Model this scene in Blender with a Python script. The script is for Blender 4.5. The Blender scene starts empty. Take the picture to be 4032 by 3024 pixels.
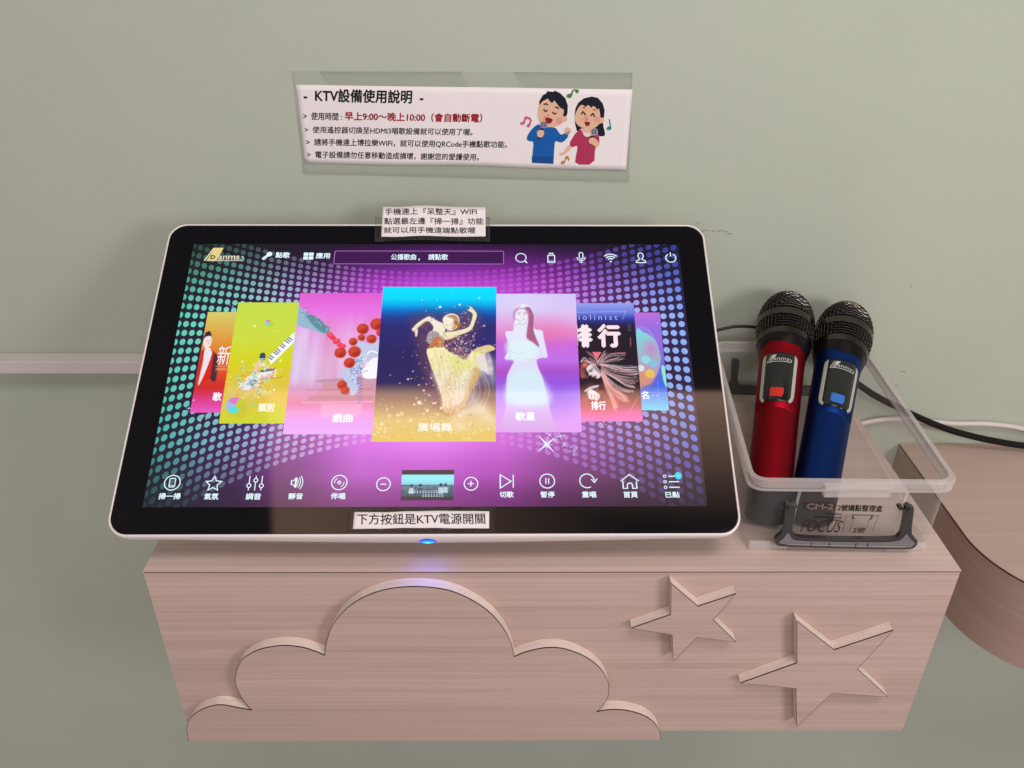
import bpy, math, random
import numpy as np
from mathutils import Vector, Matrix
SC = bpy.context.scene
COL = SC.collection
random.seed(5); rng = np.random.default_rng(5)

# ---------------------------------------------------------------- camera, world, lamps, exposure
CAM = Vector((-0.03973, -0.51346, 0.47731))
cd = bpy.data.cameras.new('camera'); cam = bpy.data.objects.new('camera', cd); COL.objects.link(cam)
cR = Vector((0.99996731, -0.00657125, 0.00471137)); cU = Vector((-0.00075154, 0.50462229, 0.8633399)); cF = Vector((0.00805068, 0.86331522, -0.50460085))
M = Matrix((cR, cU, -cF)).transposed().to_4x4(); M.translation = CAM
cam.matrix_world = M
cd.sensor_fit = 'HORIZONTAL'; cd.sensor_width = 36.0
cd.lens = 36.0*3289.85/4032.0
cd.clip_start = 0.01; cd.clip_end = 50
SC.camera = cam

world = bpy.data.worlds.new('World'); SC.world = world; world.use_nodes = True
wt = world.node_tree; wn = wt.nodes; wl = wt.links; wn.clear()
def node(t, typ, **kw):
    n = t.nodes.new(typ)
    for k, v in kw.items(): setattr(n, k, v)
    return n
def math_(t, op, a, b=None, c=None, clamp=False):
    n = node(t, 'ShaderNodeMath', operation=op); n.use_clamp = clamp
    for i, x in enumerate((a, b, c)):
        if x is None: continue
        if isinstance(x, (int, float)): n.inputs[i].default_value = x
        else: t.links.new(x, n.inputs[i])
    return n.outputs[0]
tc = node(wt, 'ShaderNodeTexCoord'); sx = node(wt, 'ShaderNodeSeparateXYZ'); wl.new(tc.outputs['Generated'], sx.inputs[0])
zc = math_(wt, 'MAXIMUM', sx.outputs[2], 0.02)
wu = math_(wt, 'DIVIDE', sx.outputs[0], zc); wv = math_(wt, 'DIVIDE', sx.outputs[1], zc)
def step_(val, lo, hi):      # 0 below lo, 1 above hi
    n = node(wt, 'ShaderNodeMapRange'); n.clamp = True
    n.inputs['From Min'].default_value = lo; n.inputs['From Max'].default_value = hi
    wl.new(val, n.inputs['Value']); return n.outputs[0]
# the room behind the viewer: dim ceiling, brown glow overhead added for screen reflection
edge = math_(wt, 'MULTIPLY', step_(wv, -0.144, -0.147), step_(wu, -0.288, -0.280))
edge = math_(wt, 'MULTIPLY', edge, step_(sx.outputs[2], 0.3, 0.32))
edge = math_(wt, 'MULTIPLY', edge, step_(wv, -0.7, -0.5))
edge = math_(wt, 'MULTIPLY', edge, step_(wu, 0.7, 0.5))
fade = math_(wt, 'POWER', step_(wv, -0.315, -0.145), 1.35)
left = math_(wt, 'MULTIPLY', math_(wt, 'POWER', step_(wu, 0.16, -0.24), 1.2), 0.50)
amp = math_(wt, 'MAXIMUM', fade, left)
amp = math_(wt, 'MULTIPLY', amp, edge)
mx = node(wt, 'ShaderNodeMix', data_type='RGBA')
wl.new(amp, mx.inputs[0])
mx.inputs[6].default_value = (0.165, 0.15, 0.155, 1)
mx.inputs[7].default_value = (4.1, 2.45, 1.75, 1)
zen = node(wt, 'ShaderNodeMix', data_type='RGBA'); wl.new(step_(sx.outputs[2], 0.80, 0.95), zen.inputs[0])
zen.inputs[6].default_value = (0.19, 0.17, 0.172, 1); zen.inputs[7].default_value = (0.075, 0.068, 0.076, 1)
wl.new(zen.outputs[2], mx.inputs[6])
# floor side of the room is brighter and pinkish, added as bounce light
dk = node(wt, 'ShaderNodeMix', data_type='RGBA'); wl.new(step_(sx.outputs[2], -0.3, 0.25), dk.inputs[0])
dk.inputs[6].default_value = (0.43, 0.36, 0.335, 1); wl.new(mx.outputs[2], dk.inputs[7])
bg = node(wt, 'ShaderNodeBackground'); wl.new(dk.outputs[2], bg.inputs[0]); bg.inputs[1].default_value = 1.0
wo = node(wt, 'ShaderNodeOutputWorld'); wl.new(bg.outputs[0], wo.inputs[0])

def area(name, loc, target, size, power, colr):
    l = bpy.data.lights.new(name, 'AREA'); l.shape = 'RECTANGLE'; l.size = size[0]; l.size_y = size[1]
    l.energy = power; l.color = colr
    o = bpy.data.objects.new(name, l); COL.objects.link(o); o.location = loc
    o.rotation_euler = (Vector(target)-Vector(loc)).to_track_quat('-Z', 'Y').to_euler()
    return o
area('key_lamp', (1.06, -1.12, 0.62), (.05, .12, -.05), (0.46, 0.46), 10.0, (1.0, 0.905, 0.88))  # unseen key lamp, low at the front right, throws shadows left
area('overhead_lamp', (0.30, -.90, 1.75), (0.0, .15, 0), (0.9, 0.45), 15.5, (1.0, 0.925, 0.91))
area('front_fill', (-0.3, -2.0, 0.75), (0, .1, 0), (1.6, 1.0), 6.5, (1.0, 0.91, 0.91))  # added soft fill from the front to lift shadows, not a window

SC.view_settings.view_transform = 'Standard'; SC.view_settings.look = 'None'
SC.view_settings.exposure = 0.0; SC.view_settings.gamma = 1.0
try: SC.view_settings.use_curve_mapping = False
except Exception: pass
SC.render.engine = 'CYCLES'
SC.cycles.max_bounces = 10; SC.cycles.transparent_max_bounces = 24
SC.cycles.caustics_reflective = False; SC.cycles.caustics_refractive = False
SC.cycles.use_denoising = True
try:
    SC.cycles.denoiser = 'OPENIMAGEDENOISE'; SC.cycles.denoising_input_passes = 'RGB_ALBEDO_NORMAL'; SC.cycles.denoising_prefilter = 'ACCURATE'
except Exception: pass
SC.cycles.sample_clamp_indirect = 4.0

# ---------------------------------------------------------------- helpers
def lin(c):
    return tuple(((x/255.)/12.92 if x <= 10 else ((x/255.+.055)/1.055)**2.4) for x in c)
def lin_np(a):
    a = np.clip(a, 0, 255)/255.; return np.where(a <= .04045, a/12.92, ((a+.055)/1.055)**2.4)
MATS = {}
def pmat(name, colr, rough=.5, metal=0., spec=.5, emit=None, es=0., noise=0., nscale=60., bump=0., bscale=200., coat=0.):
    if name in MATS: return MATS[name]
    m = bpy.data.materials.new(name); m.use_nodes = True; MATS[name] = m
    t = m.node_tree; b = t.nodes['Principled BSDF']
    b.inputs['Base Color'].default_value = (*colr, 1); b.inputs['Roughness'].default_value = rough
    b.inputs['Metallic'].default_value = metal; b.inputs['Specular IOR Level'].default_value = spec
    b.inputs['Coat Weight'].default_value = coat
    if emit: b.inputs['Emission Color'].default_value = (*emit, 1); b.inputs['Emission Strength'].default_value = es
    if noise:
        c = node(t, 'ShaderNodeTexCoord'); n = node(t, 'ShaderNodeTexNoise'); n.inputs['Scale'].default_value = nscale; n.inputs['Detail'].default_value = 4
        t.links.new(c.outputs['Object'], n.inputs['Vector'])
        mr = node(t, 'ShaderNodeMapRange'); t.links.new(n.outputs[0], mr.inputs[0]); mr.inputs[3].default_value = 1-noise; mr.inputs[4].default_value = 1+noise
        mm = node(t, 'ShaderNodeMix', data_type='RGBA', blend_type='MULTIPLY'); mm.inputs[0].default_value = 1
        mm.inputs[6].default_value = (*colr, 1); t.links.new(mr.outputs[0], mm.inputs[7]); t.links.new(mm.outputs[2], b.inputs['Base Color'])
    if bump:
        c = node(t, 'ShaderNodeTexCoord'); n = node(t, 'ShaderNodeTexNoise'); n.inputs['Scale'].default_value = bscale; n.inputs['Detail'].default_value = 3
        t.links.new(c.outputs['Object'], n.inputs['Vector'])
        bp = node(t, 'ShaderNodeBump'); bp.inputs['Strength'].default_value = bump; bp.inputs['Distance'].default_value = .001
        t.links.new(n.outputs[0], bp.inputs['Height']); t.links.new(bp.outputs[0], b.inputs['Normal'])
    return m
def clear_mat(name, tint, gloss_rough, base_op, edge_op, body, spec=.5, power=1.):
    """thin clear or milky plastic sheet: mostly see-through, more body at grazing angles"""
    m = bpy.data.materials.new(name); m.use_nodes = True; MATS[name] = m
    t = m.node_tree; b = t.nodes['Principled BSDF']; out = t.nodes['Material Output']
    b.inputs['Base Color'].default_value = (*body, 1); b.inputs['Roughness'].default_value = gloss_rough; b.inputs['Specular IOR Level'].default_value = spec
    tr = node(t, 'ShaderNodeBsdfTransparent'); tr.inputs[0].default_value = (*tint, 1)
    lw = node(t, 'ShaderNodeLayerWeight'); lw.inputs[0].default_value = .45
    mr = node(t, 'ShaderNodeMapRange'); t.links.new(math_(t, 'POWER', lw.outputs['Facing'], power), mr.inputs[0]); mr.inputs[3].default_value = base_op; mr.inputs[4].default_value = edge_op
    mx = node(t, 'ShaderNodeMixShader'); t.links.new(mr.outputs[0], mx.inputs[0]); t.links.new(tr.outputs[0], mx.inputs[1]); t.links.new(b.outputs[0], mx.inputs[2])
    t.links.new(mx.outputs[0], out.inputs[0]); return m
def glow_mat(name='screen_glow'):
    """lit display pixels behind the glossy front glass; colour comes from the mesh's 'Col' data"""
    if name in MATS: return MATS[name]
    m = bpy.data.materials.new(name); m.use_nodes = True; MATS[name] = m
    t = m.node_tree; b = t.nodes['Principled BSDF']
    b.inputs['Base Color'].default_value = (0.004, 0.004, 0.005, 1); b.inputs['Roughness'].default_value = .04; b.inputs['IOR'].default_value = 1.5
    a = node(t, 'ShaderNodeAttribute'); a.attribute_name = 'Col'
    t.links.new(a.outputs['Color'], b.inputs['Emission Color']); b.inputs['Emission Strength'].default_value = 1.0
    return m
def wood_mat(name, dark, light, rough=.42, axis_scale=(1.6, 380, 380), contrast=1.0):
    m = bpy.data.materials.new(name); m.use_nodes = True; MATS[name] = m
    t = m.node_tree; b = t.nodes['Principled BSDF']; b.inputs['Roughness'].default_value = rough; b.inputs['Specular IOR Level'].default_value = .35
    c = node(t, 'ShaderNodeTexCoord'); mp = node(t, 'ShaderNodeMapping'); mp.inputs['Scale'].default_value = axis_scale
    wv_ = node(t, 'ShaderNodeTexNoise'); wv_.inputs['Scale'].default_value = 3.; 
    t.links.new(c.outputs['Object'], wv_.inputs['Vector'])
    va = node(t, 'ShaderNodeVectorMath', operation='MULTIPLY_ADD'); va.inputs[1].default_value = (0., .006, .006)
    t.links.new(wv_.outputs['Color'], va.inputs[0]); t.links.new(c.outputs['Object'], va.inputs[2])
    t.links.new(va.outputs[0], mp.inputs['Vector'])
    n1 = node(t, 'ShaderNodeTexNoise'); n1.inputs['Scale'].default_value = 1.0; n1.inputs['Detail'].default_value = 5; n1.inputs['Roughness'].default_value = .62
    t.links.new(mp.outputs[0], n1.inputs['Vector'])
    mp2 = node(t, 'ShaderNodeMapping'); mp2.inputs['Scale'].default_value = tuple(s*(.6 if i == 0 else .16) for i, s in enumerate(axis_scale)); t.links.new(va.outputs[0], mp2.inputs['Vector'])
    n2 = node(t, 'ShaderNodeTexNoise'); n2.inputs['Scale'].default_value = 1.0; n2.inputs['Detail'].default_value = 3; t.links.new(mp2.outputs[0], n2.inputs['Vector'])
    f = math_(t, 'ADD', math_(t, 'MULTIPLY', n1.outputs[0], .62), math_(t, 'MULTIPLY', n2.outputs[0], .38))
    r = node(t, 'ShaderNodeValToRGB'); r.color_ramp.elements[0].position = .5-.18/contrast; r.color_ramp.elements[1].position = .5+.17/contrast
    r.color_ramp.elements[0].color = (*dark, 1); r.color_ramp.elements[1].color = (*light, 1)
    t.links.new(f, r.inputs[0]); t.links.new(r.outputs[0], b.inputs['Base Color'])
    bp = node(t, 'ShaderNodeBump'); bp.inputs['Strength'].default_value = .12; bp.inputs['Distance'].default_value = .0006
    t.links.new(n1.outputs[0], bp.inputs['Height']); t.links.new(bp.outputs[0], b.inputs['Normal'])
    return m

class MB:
    """collects polygons, builds ONE mesh object"""
    def __init__(s): s.v = []; s.f = []; s.m = []; s.c = []
    def face(s, pts, mi=0, colr=None):
        i = len(s.v); s.v += [tuple(p) for p in pts]; s.f.append(tuple(range(i, i+len(pts)))); s.m.append(mi)
        s.c += [colr or (1, 1, 1)]*len(pts)
    def add(s, vs, fs, mi=0, colr=None):
        i = len(s.v); s.v += [tuple(p) for p in vs]; s.f += [tuple(i+k for k in f) for f in fs]; s.m += [mi]*len(fs)
        s.c += [colr or (1, 1, 1)]*len(vs)
    def box(s, a, b, mi=0):
        x0, y0, z0 = a; x1, y1, z1 = b
        v = [(x0,y0,z0),(x1,y0,z0),(x1,y1,z0),(x0,y1,z0),(x0,y0,z1),(x1,y0,z1),(x1,y1,z1),(x0,y1,z1)]
        s.add(v, [(0,3,2,1),(4,5,6,7),(0,1,5,4),(1,2,6,5),(2,3,7,6),(3,0,4,7)], mi)
    def build(s, name, mats, parent=None, smooth=False, col=False, bevel=0., auto=None):
        me = bpy.data.meshes.new(name); me.from_pydata(s.v, [], s.f)
        if not isinstance(mats, (list, tuple)): mats = [mats]
        for m in mats: me.materials.append(m)
        me.polygons.foreach_set('material_index', s.m)
        if smooth: me.polygons.foreach_set('use_smooth', [True]*len(s.f))
        if col:
            a = me.color_attributes.new('Col', 'FLOAT_COLOR', 'POINT')
            arr = np.ones((len(s.v), 4), np.float32); arr[:, :3] = np.array(s.c, np.float32).reshape(-1, 3); a.data.foreach_set('color', arr.ravel())
        me.validate(); me.update()
        o = bpy.data.objects.new(name, me); COL.objects.link(o)
        if parent: o.parent = parent
        if bevel:
            md = o.modifiers.new('bevel', 'BEVEL'); md.width = bevel; md.segments = 2; md.limit_method = 'ANGLE'; md.angle_limit = math.radians(40)
        return o
def tag(o, label=None, cat=None, group=None, kind=None):
    for k, v in (('label', label), ('category', cat), ('group', group), ('kind', kind)):
        if v: o[k] = v
    return o
def empty(name, loc=(0, 0, 0)):
    o = bpy.data.objects.new(name, None); COL.objects.link(o); o.location = loc; o.empty_display_size = .02
    bpy.context.view_layer.update()
    return o
def adopt(o, p):
    o.parent = p; o.matrix_parent_inverse = p.matrix_world.inverted(); return o
def catmull(pts, n=5, closed=True):
    P = np.array(pts, float); N = len(P); out = []
    rngi = range(N) if closed else range(N-1)
    for i in rngi:
        if closed: a, b, c, d = P[(i-1) % N], P[i], P[(i+1) % N], P[(i+2) % N]
        else: a, b, c, d = P[max(i-1, 0)], P[i], P[i+1], P[min(i+2, N-1)]
        for k in range(n):
            t = k/n
            out.append(.5*((2*b)+(c-a)*t+(2*a-5*b+4*c-d)*t*t+(3*b-a-3*c+d)*t**3))
    if not closed: out.append(P[-1])
    return np.array(out)
def chaikin(pts, n=2):
    P = np.array(pts, float)
    for _ in range(n):
        Q = np.roll(P, -1, 0); P = np.stack([.75*P+.25*Q, .25*P+.75*Q], 1).reshape(-1, P.shape[1])
    return P
def text_mesh(body, bold=0., shear=0., spacing=1.):
    c = bpy.data.curves.new('lettering', 'FONT'); c.body = body; c.offset = bold; c.shear = shear; c.space_character = spacing; c.resolution_u = 3
    o = bpy.data.objects.new('lettering_source', c); COL.objects.link(o)
    bpy.context.view_layer.update()
    dg = bpy.context.evaluated_depsgraph_get()
    me = bpy.data.meshes.new_from_object(o.evaluated_get(dg))
    v = np.array([tuple(x.co) for x in me.vertices])[:, :2]; f = [tuple(p.vertices) for p in me.polygons]
    bpy.data.objects.remove(o); bpy.data.curves.remove(c); bpy.data.meshes.remove(me)
    mn, mxx = v.min(0), v.max(0)
    return (v-mn)/(mxx-mn), f
def bold_steps(w):
    return [(0, 0)] if w <= 0 else [(w, 0), (-w, 0), (0, w), (0, -w)]
def put_text(mb, body, place, x0, y0, x1, y1, mi=0, bold=0., colr=None, shear=0., skew=0., spacing=1.):
    """fit lettering into the rectangle; place maps (x,y) to 3D; skew lifts the right end"""
    v, f = text_mesh(body, 0., shear, spacing); h = abs(y1-y0); w = bold*h
    for dx, dy in bold_steps(w): mb.add([place(x0+w+(x1-x0-2*w)*a+dx, y0+w+(y1-y0-2*w)*b+skew*a+dy) for a, b in v], f, mi, colr)
def ribbon(pts, w, closed=False):
    """flat stroke; returns verts(2d), faces"""
    P = np.array(pts, float); N = len(P)
    if closed: T = np.roll(P, -1, 0)-np.roll(P, 1, 0)
    else:
        T = np.zeros_like(P); T[1:-1] = P[2:]-P[:-2]; T[0] = P[1]-P[0]; T[-1] = P[-1]-P[-2]
    T /= np.maximum(np.linalg.norm(T, axis=1, keepdims=True), 1e-9)
    nrm = np.stack([-T[:, 1], T[:, 0]], 1)
    k = np.ones(N)
    for i in range(N):
        if closed or 0 < i < N-1:
            a = P[i]-P[i-1]; b = P[(i+1) % N]-P[i]
            cs = np.dot(a, b)/max(np.linalg.norm(a)*np.linalg.norm(b), 1e-9)
            k[i] = min(2.2, 1/max(math.sqrt(max((1+cs)/2, .02)), .3))
    L = P+nrm*(w/2*k)[:, None]; R_ = P-nrm*(w/2*k)[:, None]
    v = np.concatenate([L, R_]); f = []
    for i in range(N if closed else N-1):
        j = (i+1) % N; f.append((i, N+i, N+j, j))
    return v, f
def circle(x, y, r, n=28, a0=0., a1=2*math.pi, full=True):
    k = n if full else n+1
    return [(x+r*math.cos(a0+(a1-a0)*i/n), y+r*math.sin(a0+(a1-a0)*i/n)) for i in range(k)]
def tube(mb, pts, r, seg=10, mi=0, cap=True):
    P = np.array(pts, float); N = len(P); rs = r if hasattr(r, '__len__') else [r]*N
    T = np.zeros_like(P); T[1:-1] = P[2:]-P[:-2]; T[0] = P[1]-P[0]; T[-1] = P[-1]-P[-2]
    T /= np.linalg.norm(T, axis=1, keepdims=True)
    ref = np.array((0, 0, 1.)) if abs(T[0][2]) < .9 else np.array((1., 0, 0))
    vs = []
    for i in range(N):
        u = np.cross(T[i], ref); u /= np.linalg.norm(u); w = np.cross(u, T[i]); ref = w
        for s in range(seg):
            a = 2*math.pi*s/seg; vs.append(P[i]+rs[i]*(math.cos(a)*u+math.sin(a)*w))
    fs = [(i*seg+s, i*seg+(s+1) % seg, (i+1)*seg+(s+1) % seg, (i+1)*seg+s) for i in range(N-1) for s in range(seg)]
    if cap: fs += [tuple(range(seg))[::-1], tuple((N-1)*seg+s for s in range(seg))]
    mb.add(vs, fs, mi)
def prism(mb, poly, to3, d0, d1, mi_front=0, mi_side=0, mi_back=None, line=0., mi_line=0):
    """poly in 2D; to3(x,y,d). front face at d1, back at d0; optional thin edge band next to the front"""
    n = len(poly)
    mb.face([to3(x, y, d1) for x, y in poly], mi_front)
    if mi_back is not None: mb.face([to3(x, y, d0) for x, y in poly][::-1], mi_back)
    dm = d1-line*(1 if d1 > d0 else -1)
    for i in range(n):
        a, b = poly[i], poly[(i+1) % n]
        mb.face([to3(*a, d0), to3(*b, d0), to3(*b, dm), to3(*a, dm)], mi_side)
        if line: mb.face([to3(*a, dm), to3(*b, dm), to3(*b, d1), to3(*a, d1)], mi_line)

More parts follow.
